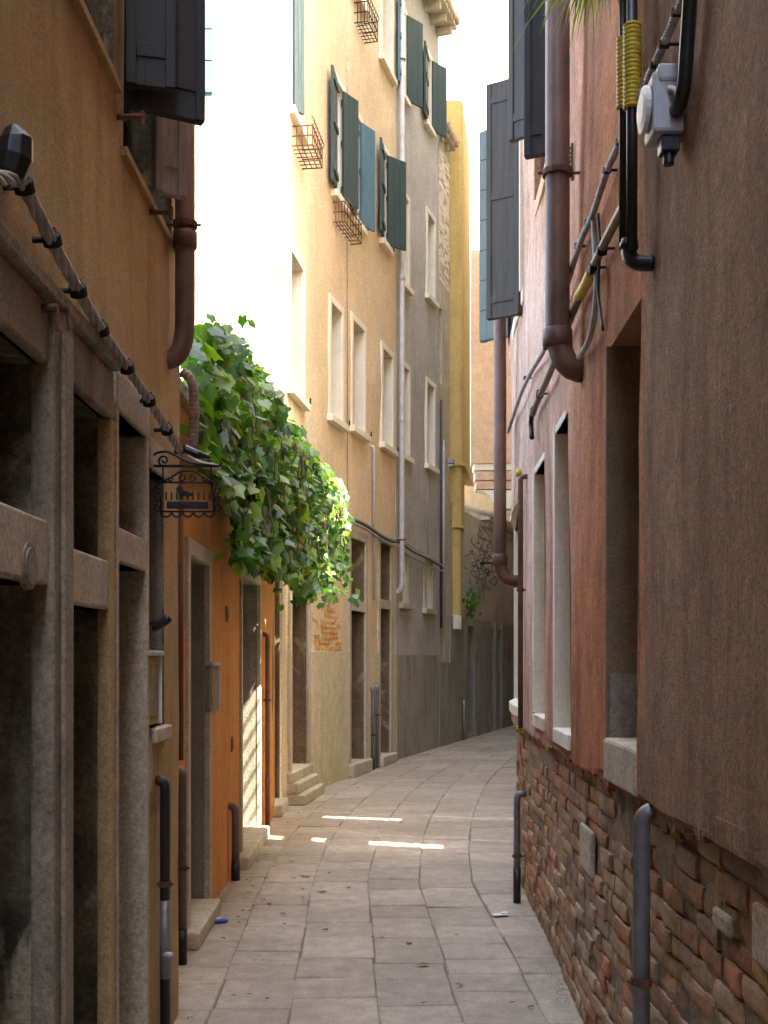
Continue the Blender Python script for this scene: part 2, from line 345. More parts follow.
def front(ln, z0, z1, ops, depth=3.0, wob=.006, s0=0, s1=None, step=.35, back=True, skew=0, endmat=0):
    """plaster front with real openings and reveals (slot 1), closed behind, above and at the ends.
    ops: (s0,s1,za,zb,reveal)"""
    s1 = ln.L if s1 is None else s1
    mb = MB()
    ss = {round(s0,4), round(s1,4)}; zs = {round(z0,4), round(z1,4)}
    for o in ops: ss |= {round(o[0],4), round(o[1],4)}; zs |= {round(o[2],4), round(o[3],4)}
    def fill(a):
        a = sorted(a); r = [a[0]]
        for x in a[1:]:
            if x - r[-1] < 1e-4: continue
            n = max(1, int((x-r[-1])/step+.5)); b = r[-1]
            r += [b+(x-b)*i/n for i in range(1, n+1)]
        return r
    ss = fill(ss); zs = fill(zs)
    def pt(s, z):
        p0 = ln.P(s); w_ = wob*noise.noise(Vector((p0.x*1.3, p0.y*1.3, z*1.3)))*2
        return ln.P(s, w_, z)
    idx = {}
    def vid(i, j):
        if (i,j) not in idx: idx[(i,j)] = len(mb.v); mb.v.append(tuple(pt(ss[i], zs[j])))
        return idx[(i,j)]
    def hole(s, z): return any(o[0]-1e-3 < s < o[1]+1e-3 and o[2]-1e-3 < z < o[3]+1e-3 for o in ops)
    for i in range(len(ss)-1):
        for j in range(len(zs)-1):
            if hole((ss[i]+ss[i+1])/2, (zs[j]+zs[j+1])/2): continue
            f = (vid(i,j), vid(i+1,j), vid(i+1,j+1), vid(i,j+1)); mb.f.append(f if ln.side > 0 else f[::-1]); mb.m.append(0)
    for o in ops:
        a, b, c, d, dep = o[:5]; rm = o[5] if len(o) > 5 else 1
        for (q0, q1) in (((a,c),(a,d)), ((b,d),(b,c)), ((a,d),(b,d)), ((b,c),(a,c))):
            n = max(1, int(max(abs(q1[0]-q0[0]), abs(q1[1]-q0[1]))/step+.5))
            mb.quad([pt(*q0), pt(*q1), ln.P(q1[0], -dep-.02, q1[1]), ln.P(q0[0], -dep-.02, q0[1])], rm)
    if back:
        n = max(1, int((s1-s0)/1.0)); aa = [s0+(s1-s0)*i/n for i in range(n+1)]
        def B(a, z):
            q = ln.P(a-skew*(a-s0)/(s1-s0), -depth, z); return q
        for a, b in zip(aa[:-1], aa[1:]):
            mb.quad([ln.P(a,0,z1), ln.P(b,0,z1), B(b,z1), B(a,z1)])
            mb.quad([B(a,z0), B(b,z0), B(b,z1), B(a,z1)])
        for a in (s0, s1): mb.quad([ln.P(a,0,z0), B(a,z0), B(a,z1), ln.P(a,0,z1)], endmat if a == s0 else 0)
    return mb
def surround(ln, s0, s1, z0, z1, wd=.09, proud=.025, sill=True, top=True, sill_d=.08):
    mb = MB(); e = -.02
    wbox(mb, ln, s0-wd, s0+.004, z0, z1, e, proud); wbox(mb, ln, s1-.004, s1+wd, z0, z1, e, proud)
    if top: wbox(mb, ln, s0-wd, s1+wd, z1-.004, z1+wd, e, proud+.002)
    if sill: wbox(mb, ln, s0-wd-.04, s1+wd+.04, z0-.085, z0, e, sill_d)
    return mb
def pane(ln, s0, s1, z0, z1, dep, bars=True):
    g = MB(); wbox(g, ln, s0, s1, z0, z1, -dep-.015, -dep)
    f = MB(); wt = .045
    wbox(f, ln, s0, s0+wt, z0, z1, -dep, -dep+.03); wbox(f, ln, s1-wt, s1, z0, z1, -dep, -dep+.03)
    wbox(f, ln, s0+wt, s1-wt, z0, z0+wt, -dep, -dep+.028); wbox(f, ln, s0+wt, s1-wt, z1-wt, z1, -dep, -dep+.028)
    if bars:
        m = (s0+s1)/2; wbox(f, ln, m-.025, m+.025, z0+wt, z1-wt, -dep, -dep+.032)
        for k in (1,2): zz = z0+(z1-z0)*k/3; wbox(f, ln, s0+wt, s1-wt, zz-.012, zz+.012, -dep, -dep+.022)
    return g, f
def window(bld, ln, s0, s1, z0, z1, dep=.16, smat=None, glass=True, fm='sash', wd=.09, label=None, sill_d=.08, bars=True):
    smat = smat or M['istrian']
    g, f = pane(ln, s0, s1, z0, z1, dep, bars)
    wo_ = g.build('window', M['glass'], bld)
    if label: wo_['label'] = label
    f.build('frame', M[fm], wo_)
    surround(ln, s0, s1, z0, z1, wd, sill=False).build('stone_surround', smat, wo_, bevel=.006)
    m = MB(); wbox(m, ln, s0-wd-.04, s1+wd+.04, z0-.085, z0+.005, -.02, sill_d); m.build('sill', smat, wo_, bevel=.008)
    return wo_
def door(bld, ln, s0, s1, z0, z1, dep, mat, transom=None, handle=True):
    d = MB(); n = 5
    for k in range(n):
        a = s0+(s1-s0)*k/n; b = s0+(s1-s0)*(k+1)/n
        wbox(d, ln, a+.003, b-.003, z0, z1, -dep-.03, -dep, seg=9)
    wbox(d, ln, s0, s1, z0+.2, z0+.32, -dep-.002, -dep+.018, seg=9); wbox(d, ln, s0, s1, z1-.3, z1-.18, -dep-.002, -dep+.018, seg=9)
    o = d.build('door', mat, bld, bevel=.003)
    if handle:
        h = MB(); p = ln.P(s0+.1, -dep+.01, z0+1.0); q = ln.P(s0+.1, -dep+.05, z0+1.0); h.tube([p, q], .012, 8)
        h.tube([q, ln.P(s0+.2, -dep+.05, z0+1.0)], .01, 8); h.build('handle', M['iron'], o, smooth=True)
    return o
def shutter(parent, ln, hs, ang, wd, z0, z1, mat, toward=1, off=.03, style='plank', name='shutter', hinges=True):
    """board shutter hinged on the front at arc length hs. ang 0 = flat on the wall, 90 = straight out; toward +1 swings from the far side, -1 from the near side"""
    p = ln.P(hs, off); t = (ln.P(hs+.05)-ln.P(hs-.05)).normalized()*toward; nrm = (ln.P(hs, 1)-ln.P(hs, 0)); nrm.z = 0; nrm.normalize()
    d = (t*math.cos(R(ang)) + nrm*math.sin(R(ang))).normalized(); th = Vector((-d.y, d.x, 0))*.018
    mb = MB()
    def bx(a, b, za, zb, t0, t1):
        q = [p+d*a+th*t0, p+d*b+th*t0, p+d*b+th*t1, p+d*a+th*t1]
        mb.hexa([Vector((v.x,v.y,za)) for v in q]+[Vector((v.x,v.y,zb)) for v in q])
    if style == 'plank':
        n = max(3, int(wd/.11))
        for k in range(n): bx(wd*k/n+.002, wd*(k+1)/n-.002, z0, z1, -1, 1)
        for zz in (z0+.12, (z0+z1)/2, z1-.18): bx(0, wd, zz, zz+.08, 1, 2.1)
    elif style == 'flat':
        bx(0, wd, z0, z1, -1, 1)
        for a_, b_ in ((0,.035),(wd-.035,wd)): bx(a_, b_, z0+.002, z1-.002, 1, 1.35); bx(a_, b_, z0+.002, z1-.002, -1.35, -1)
        for zz in (z0+.10, (z0+z1)/2, z1-.14): bx(.035, wd-.035, zz, zz+.05, 1, 1.3); bx(.035, wd-.035, zz, zz+.05, -1.3, -1)
    elif style == 'hboard':
        n = max(4, int((z1-z0)/.21))
        for k in range(n): bx(0, wd, z0+(z1-z0)*k/n+.006, z0+(z1-z0)*(k+1)/n-.006, -1, 1)
        bx(0,.05,z0,z1,-1.6,-1.05); bx(wd-.05,wd,z0,z1,-1.6,-1.05); bx(0.0,wd,z0,z1,-.7,.7)
    o = mb.build(name, mat, parent, bevel=.003)
    if hinges:
        pass
    return o
def steps(bld, ln, s0, s1, hs, ds, mat, name='step'):
    for h0, h1, d in zip([0]+hs[:-1], hs, ds):
        m = MB(); wbox(m, ln, s0, s1, 0 if h0 == 0 else h0+.001, h1, -.25, d, seg=9); m.build(name, mat, bld, bevel=.015)
def pipe_thing(name, label, cat, pts, r, mat, n=12, group=None, bands=None, band_mat=None, band_r=1.25, bh=.03, joints=()):
    base = min(pts, key=lambda p: p[2]); t = empty(name, tuple(base), label, cat, group)
    m = MB(); m.tube(pts, r, n); m.build('pipe', mat, t, smooth=True)
    for b in (bands or []):
        p, nrm = b; k = MB(); p = Vector(p); k.tube([p-Vector((0,0,bh/2)), p+Vector((0,0,bh/2))], r*band_r, n)
        if nrm is not None: k.tube([p, p+Vector(nrm)], .008, 6)
        k.build('bracket', band_mat or M['rust'], t, smooth=False, bevel=.002)
    for p in joints:
        k = MB(); p = Vector(p); k.tube([p-Vector((0,0,.035)), p-Vector((0,0,.03)), p+Vector((0,0,.03)), p+Vector((0,0,.035))], [r*1.02, r*1.2, r*1.2, r*1.02], n); k.build('joint', mat, t, smooth=True)
    return t
def rope(mb, pts, r, strands=3, pitch=.12, n=6, sub=.012, rs=.62, mi=0):
    pts = [Vector(p) for p in pts]; path = []; L = 0
    for a, b in zip(pts[:-1], pts[1:]):
        k = max(1, int((b-a).length/sub))
        for i in range(k): path.append((a.lerp(b, i/k), L+(b-a).length*i/k))
        L += (b-a).length
    path.append((pts[-1], L))
    for q in range(strands):
        out = []
        for i, (p, l) in enumerate(path):
            t = (path[min(i+1,len(path)-1)][0]-path[max(i-1,0)][0]).normalized(); u = t.cross(Vector((1,0,.01))).normalized(); v = t.cross(u)
            a = 2*math.pi*(l/pitch+q/strands); out.append(p+(u*math.cos(a)+v*math.sin(a))*r*.55)
        mb.tube(out, r*rs, n, mi)
def smoothpath(pts, n=6):
    pts = [Vector(p) for p in pts]; out = []
    for i in range(len(pts)-1):
        p0 = pts[max(i-1,0)]; p1 = pts[i]; p2 = pts[i+1]; p3 = pts[min(i+2,len(pts)-1)]
        for k in range(n):
            t = k/n; out.append(.5*((2*p1)+(p2-p0)*t+(2*p0-5*p1+4*p2-p3)*t*t+(3*p1-p0-3*p2+p3)*t**3))
    out.append(pts[-1]); return out

# ------------------------------------------------------------ plan of the alley
LA = Line([(-.93,-7), (-.93,5.2)])
LB = Line([(-1.10,5.2), (-1.12,7.8), (-1.14,10.6), (-1.13,12.32)])
LC = Line([(-1.10,12.35), (-.88,14.1), (-.45,15.85), (.19,18.4)])
LD = Line([(.19,18.4), (.90,20.8), (1.00,21.1)])
LE = Line([(1.00,21.1), (1.25,21.95)])
LF = Line([(1.25,21.95), (1.66,23.3), (2.94,27.5), (4.6,33), (7,41)])
RA = Line([(.80,-7), (.80,2.4), (.82,3.6), (.832,5.05), (.885,6.57), (.915,8.0), (.965,8.9), (1.08,9.45)], -1)
RB = Line([(1.125,9.36), (1.42,11.45)], -1)
RC = Line([(1.43,11.45), (1.62,12.75), (1.95,16), (2.6,19.5), (3.35,23.5), (3.9,26), (5.6,32), (8,41)], -1)

# ------------------------------------------------------------ ground
g = MB(); g.quad([(-300,-300,-.011),(300,-300,-.011),(300,300,-.011),(-300,300,-.011)])
tag(g.build('ground', M['joint']), 'dark earth and joints under the stone paving', None, None, 'structure')
def centre(Y):
    L_ = [(-.93,-7),(-.93,5.2),(-1.1,6),(-1.12,12),(-.88,14.1),(-.45,15.85),(.19,18.4),(.9,20.8),(1.66,23.3),(2.94,27.5),(4.6,33),(7,41)]
    R_ = [(.80,-7),(.83,5.05),(.885,6.57),(.95,8.8),(1.12,9.6),(1.38,12.7),(1.9,16),(2.6,19.5),(3.35,23.5),(3.9,26),(5.6,32),(8,41)]
    def ip(T):
        for a, b in zip(T[:-1], T[1:]):
            if a[1] <= Y <= b[1]: return a[0]+(b[0]-a[0])*(Y-a[1])/(b[1]-a[1])
        return T[-1][0]
    return ip(L_), ip(R_)
def smoothc(Y): 
    v = [centre(Y+d*.5) for d in range(-6,7)]; return sum(a for a,b in v)/13, sum(b for a,b in v)/13
def paving():
    mb = MB(); rnd = random.Random(3); ncol = 6
    cw = [.40,.36,.40,.37,.38,.42,.40,.36,.4]
    # long rows follow the alley; a row starts a little outside the left wall and runs on beneath the right wall
    x0 = -.16
    for c in range(9):
        y = -3 + rnd.random()*.4
        xa, xb = x0, x0+cw[c]; x0 = xb
        while y < 40:
            l = rnd.choice([rnd.uniform(.20,.30), rnd.uniform(.28,.42), rnd.uniform(.28,.42), rnd.uniform(.42,.56)])
            if y > 20: l *= 1.6
            ya, yb = y, y+l; y = yb
            g_ = rnd.uniform(.0022,.0045); gx = rnd.uniform(.0005,.002); jx = rnd.uniform(-.007,.007)
            def X(Y, t):
                a, b = smoothc(max(-6, min(40, Y))); return a - .02 + t*max(1, (b-a)/2.1)
            zt = rnd.uniform(-.004,.003); tx = rnd.uniform(-.004,.004); ty = rnd.uniform(-.004,.004)
            nx, ny = 3, 3; k = len(mb.v); e = .006
            xs = [0, e/(xb-xa-2*g_), 1-e/(xb-xa-2*g_), 1]; ys = [0, e/l, 1-e/l, 1]
            rot = rnd.uniform(-.010,.010)
            for j, v in enumerate(ys):
                for i, u in enumerate(xs):
                    YY = ya+g_+(yb-ya-2*g_)*v; tt = xa+gx+jx+(xb-xa-2*gx)*u
                    YY += rot*(u-.5)*2; edge = (i in (0,3)) or (j in (0,3))
                    YY += .004*noise.noise(Vector((tt*9, YY*9, c)))
                    z = zt+tx*(u-.5)+ty*(v-.5) - (.006 if edge else 0)
                    mb.v.append((X(YY, tt)+.004*noise.noise(Vector((YY*9, tt*9, c+5))), YY, z))
            for j in range(3):
                for i in range(3):
                    q = k+j*4+i; mb.f.append((q, q+1, q+5, q+4)); mb.m.append(0)
            ring = [k,k+1,k+2,k+3,k+7,k+11,k+15,k+14,k+13,k+12,k+8,k+4]; kb = len(mb.v)
            for r_ in ring: v = mb.v[r_]; mb.v.append((v[0],v[1],-.05))
            for i in range(12): mb.f.append((ring[i], kb+i, kb+(i+1)%12, ring[(i+1)%12])); mb.m.append(0)
    o = mb.build('pavement', M['paver']); tag(o, 'pinkish grey stone slab paving of the alley', None, None, 'structure')
paving()

# ============================================================ LEFT: near house
zs = lambda px, py: LA.Z(px, py)
S = LA.S
nearL = empty('house', (-.93, 2, 0), 'ochre plastered house at the near left with a stone shopfront of square dark openings', 'house')
A0, A1 = S(-60), S(38); B0, B1 = S(58), S(103); C0, C1 = S(113.5), S(142); D0, D1 = S(148), S(163)
T0, T1 = 1.83, 1.99
wy = [(S(66), S(114), 3.60, 5.0), (S(124), S(171), 3.42, 4.9)]
opsA = [(A0,A1,-.05,1.80,.40),(A0,A1,1.975,2.395,.40),(B0,B1,-.05,1.765,.40),(B0,B1,1.93,2.40,.40),
        (C0,C1,-.05,1.94,.32),(C0,C1,2.06,2.46,.32),(D0,D1,1.33,2.36,.14)]
opsA += [(a,b,c,d,.22) for a,b,c,d in wy]
mw = front(LA, -.05, 8.6, opsA, depth=5)
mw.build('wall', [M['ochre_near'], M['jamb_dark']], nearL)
# grey linings of the two doorways and stone jambs
m = MB(); wbox(m, LA, C1-.004, C1+.03, -.05, 2.46, -.33, -.006); wbox(m, LA, D1-.004, D1+.03, 1.33, 2.36, -.15, -.006)
m.build('doorway_lining', M['jamb_grey'], nearL)
m = MB()
wbox(m, LA, A1-.004, B0+.004, 0, 2.58, -.02, .045); wbox(m, LA, A1+.05, B0-.05, 0, 2.5, .045, .06)
m.build('pilaster', M['stone_near'], nearL, bevel=.012)
m = MB(); wbox(m, LA, A0-1.5, A1, 1.80, 1.975, -.30, .03); m.build('transom', M['stone_pale'], nearL, bevel=.01)
m = MB(); wbox(m, LA, B0, B1, 1.765, 1.93, -.30, .02); m.build('transom', M['stone_pale'], nearL, bevel=.01)
m = MB(); wbox(m, LA, A0-1.5, A1, 2.395, 2.56, -.02, .03); wbox(m, LA, B0, B1+.03, 2.40, 2.56, -.02, .03); wbox(m, LA, A0-1.5, B1+.03, 2.56, 2.61, -.02, .055)
m.build('lintel', M['stone_near'], nearL, bevel=.01)
m = MB(); wbox(m, LA, B1-.004, B1+.045, 0, 2.40, -.02, .028); m.build('door_jamb', M['cream'], nearL, bevel=.006)
m = MB(); wbox(m, LA, C0-.04, C0+.004, 0, 2.46, -.02, .02); wbox(m, LA, C1-.007, C1+.045, 0, 2.46, -.3, .02)
wbox(m, LA, C0-.04, C1+.045, 2.46, 2.60, -.3, .022); wbox(m, LA, C0, C1, 1.94, 2.06, -.3, .018)
m.build('door_surround', M['stone_pale'], nearL, bevel=.008)
m = MB(); wbox(m, LA, D0, D1, 1.27, 1.33, -.1, .04); m.build('sill', M['stone_pale'], nearL, bevel=.008)
m = MB(); wbox(m, LA, D0-.02, D1+.03, 2.36, 2.48, -.1, .015); m.build('lintel', M['stone_pale'], nearL, bevel=.008)
# dark doors far back in the openings
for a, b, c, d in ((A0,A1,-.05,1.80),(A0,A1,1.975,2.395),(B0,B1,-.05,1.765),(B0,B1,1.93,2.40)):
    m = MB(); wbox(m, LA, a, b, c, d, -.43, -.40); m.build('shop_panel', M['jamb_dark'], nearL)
m = MB(); wbox(m, LA, C0, C1, -.05, 2.46, -.35, -.32); m.build('door', M['door_dark'], nearL)
m = MB(); wbox(m, LA, D0, D1, 1.33, 2.36, -.17, -.14); m.build('window', M['glass'], nearL)
# medallion
p = LA.W(29, 566, .03); m = MB(); m.tube([p-Vector((.01,0,0)), p+Vector((.004,0,0)), p+Vector((.005,0,0)), p+Vector((.009,0,0))], [.062,.06,.048,.046], 28); m.build('medallion', M['stone_near'], nearL, smooth=False)
p = LA.W(147, 766, .0)
mm = MB(); n_ = 24; ring = [(math.cos(2*math.pi*i/n_)*.05, math.sin(2*math.pi*i/n_)*.105) for i in range(n_)]
k = len(mm.v); mm.v += [(p.x-.005, p.y+a, p.z+b) for a,b in ring]+[(p.x+.014, p.y+a, p.z+b) for a,b in ring]
for i in range(n_): mm.f.append((k+i, k+(i+1)%n_, k+n_+(i+1)%n_, k+n_+i)); mm.m.append(0)
mm.f.append(tuple(k+n_+i for i in range(n_))); mm.m.append(0)
tag(mm.build('wall_plate', M['stone_pale'], bevel=.004), 'oval stone plate on the near left wall beside the black drain pipe', 'wall plate')
# upper windows and shutters
for i, (a,b,c,d) in enumerate(wy):
    g_, f_ = pane(LA, a, b, c, d, .2); wo_ = g_.build('window', M['glass'], nearL); f_.build('frame', M['sh_black'], wo_)
    m = MB(); wbox(m, LA, a-.04, b+.04, c-.03, c, -.02, .02); m.build('sill', M['ochre_near'], wo_)
    if i == 0:
        shutter(wo_, LA, S(117), 76, .17, 3.60, 4.95, M['sh_black'], 1, style='flat')
        shutter(wo_, LA, a, 20, .25, 3.64, 4.95, M['sh_black'], -1)
    else:
        shutter(wo_, LA, S(122), 62, .27, 3.56, 4.9, M['sh_black'], 1, style='flat')
        shutter(wo_, LA, S(146), 55, .13, 3.43, 4.9, M['sh_greywood'], 1, style='flat')
m = MB(); m.hexa([(-6,-7.1,8.61),(-.75,-7.1,8.61),(-.75,5.2,8.61),(-6,5.2,8.61),(-6,-7.1,10),(-.75,-7.1,8.7),(-.75,5.2,8.7),(-6,5.2,10)]); m.build('roof', M['tile'], nearL)
for (px_, py_) in ((118,117),(150,212)):
    p = LA.W(px_, py_, .0); m = MB(); m.tube([p-Vector((.03,0,0)), p+Vector((.09,0,0))], .011, 6); m.tube([p+Vector((.085,0,-.03)), p+Vector((.085,0,.02))], .009, 6); m.build('shutter_catch', M['rust'], nearL)

# ============================================================ LEFT: garden wall
gw = empty('garden_wall', (-1.1, 8, 0), 'low orange plastered garden wall with stone doorways under the vine', 'wall')
Sb = LB.S
g1 = (Sb(187.5), Sb(207), .094, 2.20, .30); g2 = (Sb(240.5), Sb(258.5), .094, 2.28, .30); g3 = (Sb(273.5), Sb(281), .112, 2.45, .26)
mw = front(LB, -.05, 3.0, [g1,g2,g3], depth=.35, s1=LB.L)
mw.build('wall', [M['orange'], M['jamb_grey']], gw)
m = MB(); wbox(m, LB, Sb(272.5), g3[0], 0, 3.0, -.02, .012); wbox(m, LB, g3[1], LB.L, 0, 3.0, -.02, .012); wbox(m, LB, g3[0], g3[1], 2.45, 3.0, -.02, .012)
m.build('cream_pier', M['cream'], gw, bevel=.006)
m = MB(); wbox(m, LB, 0, LB.L, 3.0, 3.07, -.4, .05); m.build('coping', M['istrian_dull'], gw, bevel=.01)
for i, o in enumerate((g1,g2)):
    surround(LB, o[0], o[1], o[2], o[3], .07 if i else .09, .02, sill=False).build('door_surround', M['stone_pale'] if i == 0 else M['istrian_dull'], gw, bevel=.006)
for o in (g1,g2,g3): door(gw, LB, o[0], o[1], o[2], o[3], o[4], M['door_wood'])
steps(gw, LB, Sb(186)-.12, g1[1]+.0, [.10], [.09], M['istrian_dull'])
steps(gw, LB, g2[0]-.3, g2[1]+.0, [.10], [.10], M['istrian_dull'])
steps(gw, LB, g3[0]-.1, g3[1]+.05, [.12], [.10], M['istrian_dull'])
# small wall niches with capstones
def cabinet(ln, px0, px1, py0, py1, label, col):
    s0, s1 = ln.S(px0, .02), ln.S(px1, .02); z1 = ln.Z(px0, py0, .05); z0 = ln.Z(px0, py1, .05)
    t = empty('letter_box', tuple(ln.P((s0+s1)/2, 0, z0)), label, 'letter box', 'letter boxes on the left wall')
    m = MB(); wbox(m, ln, s0, s1, z0, z1, -.01, .022); m.build('case', col, t, bevel=.005)
    m = MB(); wbox(m, ln, s0-.02, s1+.02, z1, z1+.022, -.01, .042); m.build('cap', M['pipe_light'], t, bevel=.006)
    m = MB(); wbox(m, ln, s0+.03, s1-.03, z0+.03, z1-.03, .022, .028); m.build('flap', M['stone_near'], t, bevel=.002)
    m = MB(); wbox(m, ln, s1, s1+.014, z0, z1, -.01, .034); m.build('edge_trim', M['white_plastic'], t)
cabinet(LA, 148, 158, 656, 728, 'ochre letter box with pale cap on the near plaster wall, left of the drain pipes', M['yellow'])
cabinet(LB, 210, 218, 666, 714, 'brownish letter box with pale cap on the orange garden wall', M['stone_near'])
# mailbox slots in garden wall
for i,(a,b,c) in enumerate(((227,614,9),(232,744,9))):
    p = LB.W(a, b, .004); m = MB(); m.box(p, (.012,.11,.11)); m.box(p+Vector((.007,0,0)), (.006,.07,.07))
    tag(m.build('meter_cover', M['pipe_rust'], bevel=.003), ('upper' if i == 0 else 'lower')+' small rusty cover plate on the orange garden wall', 'meter cover', 'cover plates on the orange wall')

# ============================================================ LEFT: peach house (far beyond the garden)
hc = empty('house', tuple(LC.P(3)), 'tall peach plastered house with teal shutters and white framed windows', 'house')
def rz(ln, px, a, b): return ln.Z(px, b), ln.Z(px, a)
winC = []  # (px0,px1,ytop,ybot at px1 edge)
def wspec(ln, px0, px1, z0, z1, dep=.17): return (ln.S(px0), ln.S(px1), z0, z1, dep)
row1 = [wspec(LC, 289.5, 302, 4.62, 6.15), wspec(LC, 330, 341, 4.75, 6.22), wspec(LC, 352, 363.5, 4.82, 6.30), wspec(LC, 382, 391.5, 4.90, 6.35)]
row2 = [wspec(LC, 290.5, 301, 7.72, 9.35), wspec(LC, 334, 342, 7.70, 9.2), wspec(LC, 354, 360, 7.72, 9.2), wspec(LC, 381.5, 387, 7.98, 9.4)]
row3 = [wspec(LC, 352, 363, 10.9, 12.3), wspec(LC, 381, 391, 10.75, 12.2)]
lowC = [wspec(LC, 290, 307, .35, 2.36, .30), wspec(LC, 349.5, 364, .17, 2.28, .30), wspec(LC, 349.5, 364, 2.42, 3.28, .30), wspec(LC, 379, 389.5, .14, 2.38, .30), wspec(LC, 379, 389.5, 2.52, 3.38, .30)]
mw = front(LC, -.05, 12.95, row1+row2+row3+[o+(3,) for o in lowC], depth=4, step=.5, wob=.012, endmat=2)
mw.build('wall', [M['peach'], M['istrian'], M['sunwhite'], M['doorjamb']], hc)
for o in row1: window(hc, LC, *o[:4], dep=.17)
w_r2 = [window(hc, LC, *o[:4], dep=.17) for o in row2]
for o in row3: window(hc, LC, *o[:4], dep=.17)
sp = [(0, row2[0][0]+.02, 30, .17, 'sh_slate', 1), (1, row2[1][0], 8, .38, 'sh_green', -1), (1, row2[1][1]-.06, 20, .34, 'sh_green', 1),
      (2, row2[2][0]-.02, 10, .36, 'sh_teal', -1), (2, row2[2][1]-.06, 20, .33, 'sh_teal', 1), (3, row2[3][0], 8, .38, 'sh_green', -1), (3, row2[3][1]-.08, 34, .38, 'sh_green', 1)]
for k, s_, an, wd, mt, tw in sp:
    shutter(w_r2[k], LC, s_, an, wd, row2[k][2]+.02, row2[k][3]-.02, M[mt], tw)
# doorways
plC = LC.Z(330, 652)
m = MB(); a = LC.S(310)
for x0, x1 in ((LC.S(311.5), lowC[1][0]-.12), (lowC[1][1]+.12, lowC[3][0]-.12), (lowC[3][1]+.12, LC.L)):
    m = MB(); wbox(m, LC, x0, x1, 0, plC, -.02, .022); m.build('plinth', M['lowbeige'], hc, bevel=.004)
m = MB()
surr = [(lowC[0], 2.36), (lowC[1], 3.28), (lowC[3], 3.38)]
for o, top in surr:
    m = MB(); wbox(m, LC, o[0]-.11, o[0], o[2], top, -.02, .03); wbox(m, LC, o[1], o[1]+.11, 0.1, top, -.02, .03); wbox(m, LC, o[0]-.11, o[1]+.11, top, top+.12, -.02, .032); m.build('door_surround', M['istrian_dull'], hc, bevel=.008)
for o, za, zb in ((lowC[1], 2.28, 2.42), (lowC[3], 2.38, 2.52)): m = MB(); wbox(m, LC, o[0], o[1], za, zb, -.28, .026); m.build('transom', M['istrian_dull'], hc, bevel=.008)
for i, o in enumerate(lowC):
    if i in (0,1,3): door(hc, LC, *o[:4], o[4], M['door_wood'])
    else:
        g_, f_ = pane(LC, *o[:4], o[4]); wi = g_.build('window', M['glass'], hc); f_.build('grille', M['rust'], wi)
steps(hc, LC, lowC[0][0]-.15, lowC[0][1]+.08, [.12,.24,.36], [.20,.13,.06], M['istrian_dull'])
steps(hc, LC, lowC[1][0]-.12, lowC[1][1]+.12, [.18], [.10], M['istrian_dull'])
steps(hc, LC, lowC[3][0]-.12, lowC[3][1]+.12, [.15], [.10], M['istrian_dull'])
def bricks(ln, s0, s1, z0, z1, off, bl=.24, bh=.062, gap=.011, jit=.006, rnd=None, keep=None, sub=True, depth=.05, rag=0):
    rnd = rnd or random.Random(5); mb = MB(); z = z0; row = 0
    while z < z1-.02:
        s = s0 - (.12 if row % 2 else 0) - rnd.random()*.05
        h = bh*rnd.uniform(.88,1.1)
        while s < s1:
            l = bl*rnd.choice([1,1,1,.5,.9,.75])*rnd.uniform(.92,1.06)
            a, b = max(s, s0), min(s+l, s1)
            if b-a > .03 and (keep is None or keep((a+b)/2, z+h/2)):
                o = off + rnd.uniform(-jit, jit) - (rnd.random()**5)*.02
                nx, nz = ((8, 4) if rag else (4, 2)) if sub else (1, 1); k = len(mb.v); tilt = rnd.uniform(-.006,.006); dz = rnd.uniform(-.003,.003)
                for j in range(nz+1):
                    for i in range(nx+1):
                        u, v = i/nx, j/nz; ed = (i in (0,nx)) + (j in (0,nz))
                        P_ = ln.P(a+gap/2+(b-a-gap)*u, 0, 0); q = Vector((P_.x*14, P_.y*14, (z+h*v)*14))
                        oo = o + tilt*(u-.5)*2 - (.004-.0005*rag)*ed*sub + ((.009-.002*rag)*noise.noise(q) if sub else 0)
                        zz = z+dz+h*v+((.003+.002*rag)*noise.noise(q*1.7) if sub else 0); ss = a+gap/2+(b-a-gap)*u+((.004+.002*rag)*noise.noise(q*1.3+Vector((7,0,0))) if sub else 0)
                        mb.v.append(tuple(ln.P(ss, oo, zz)))
                for j in range(nz):
                    for i in range(nx):
                        c = k+j*(nx+1)+i; f = (c, c+1, c+nx+2, c+nx+1); mb.f.append(f if ln.side > 0 else f[::-1]); mb.m.append(0)
                ring = [k+i for i in range(nx)]+[k+nx+j*(nx+1) for j in range(nz)]+[k+nz*(nx+1)+nx-i for i in range(nx)]+[k+(nz-j)*(nx+1) for j in range(nz)]
                kb = len(mb.v)
                for r_ in ring:
                    vv = Vector(mb.v[r_]); nn = ln.P((a+b)/2,1)-ln.P((a+b)/2,0); mb.v.append(tuple(vv-nn*depth))
                n = len(ring)
                for i in range(n): f = (ring[i], kb+i, kb+(i+1)%n, ring[(i+1)%n]); mb.f.append(f if ln.side < 0 else f[::-1]); mb.m.append(0)
            s += l
        z += h+gap; row += 1
    return mb
bk = bricks(LC, LC.S(312), LC.S(347), plC+.01, LC.Z(330, 588), .004, jit=.004, keep=lambda s, z: noise.noise(Vector((s*2.2, z*2.2, 3))) > -.5+.5*max(0, z-2.3), depth=.03)
bk.build('bare_brickwork', M['brick_far'], hc)

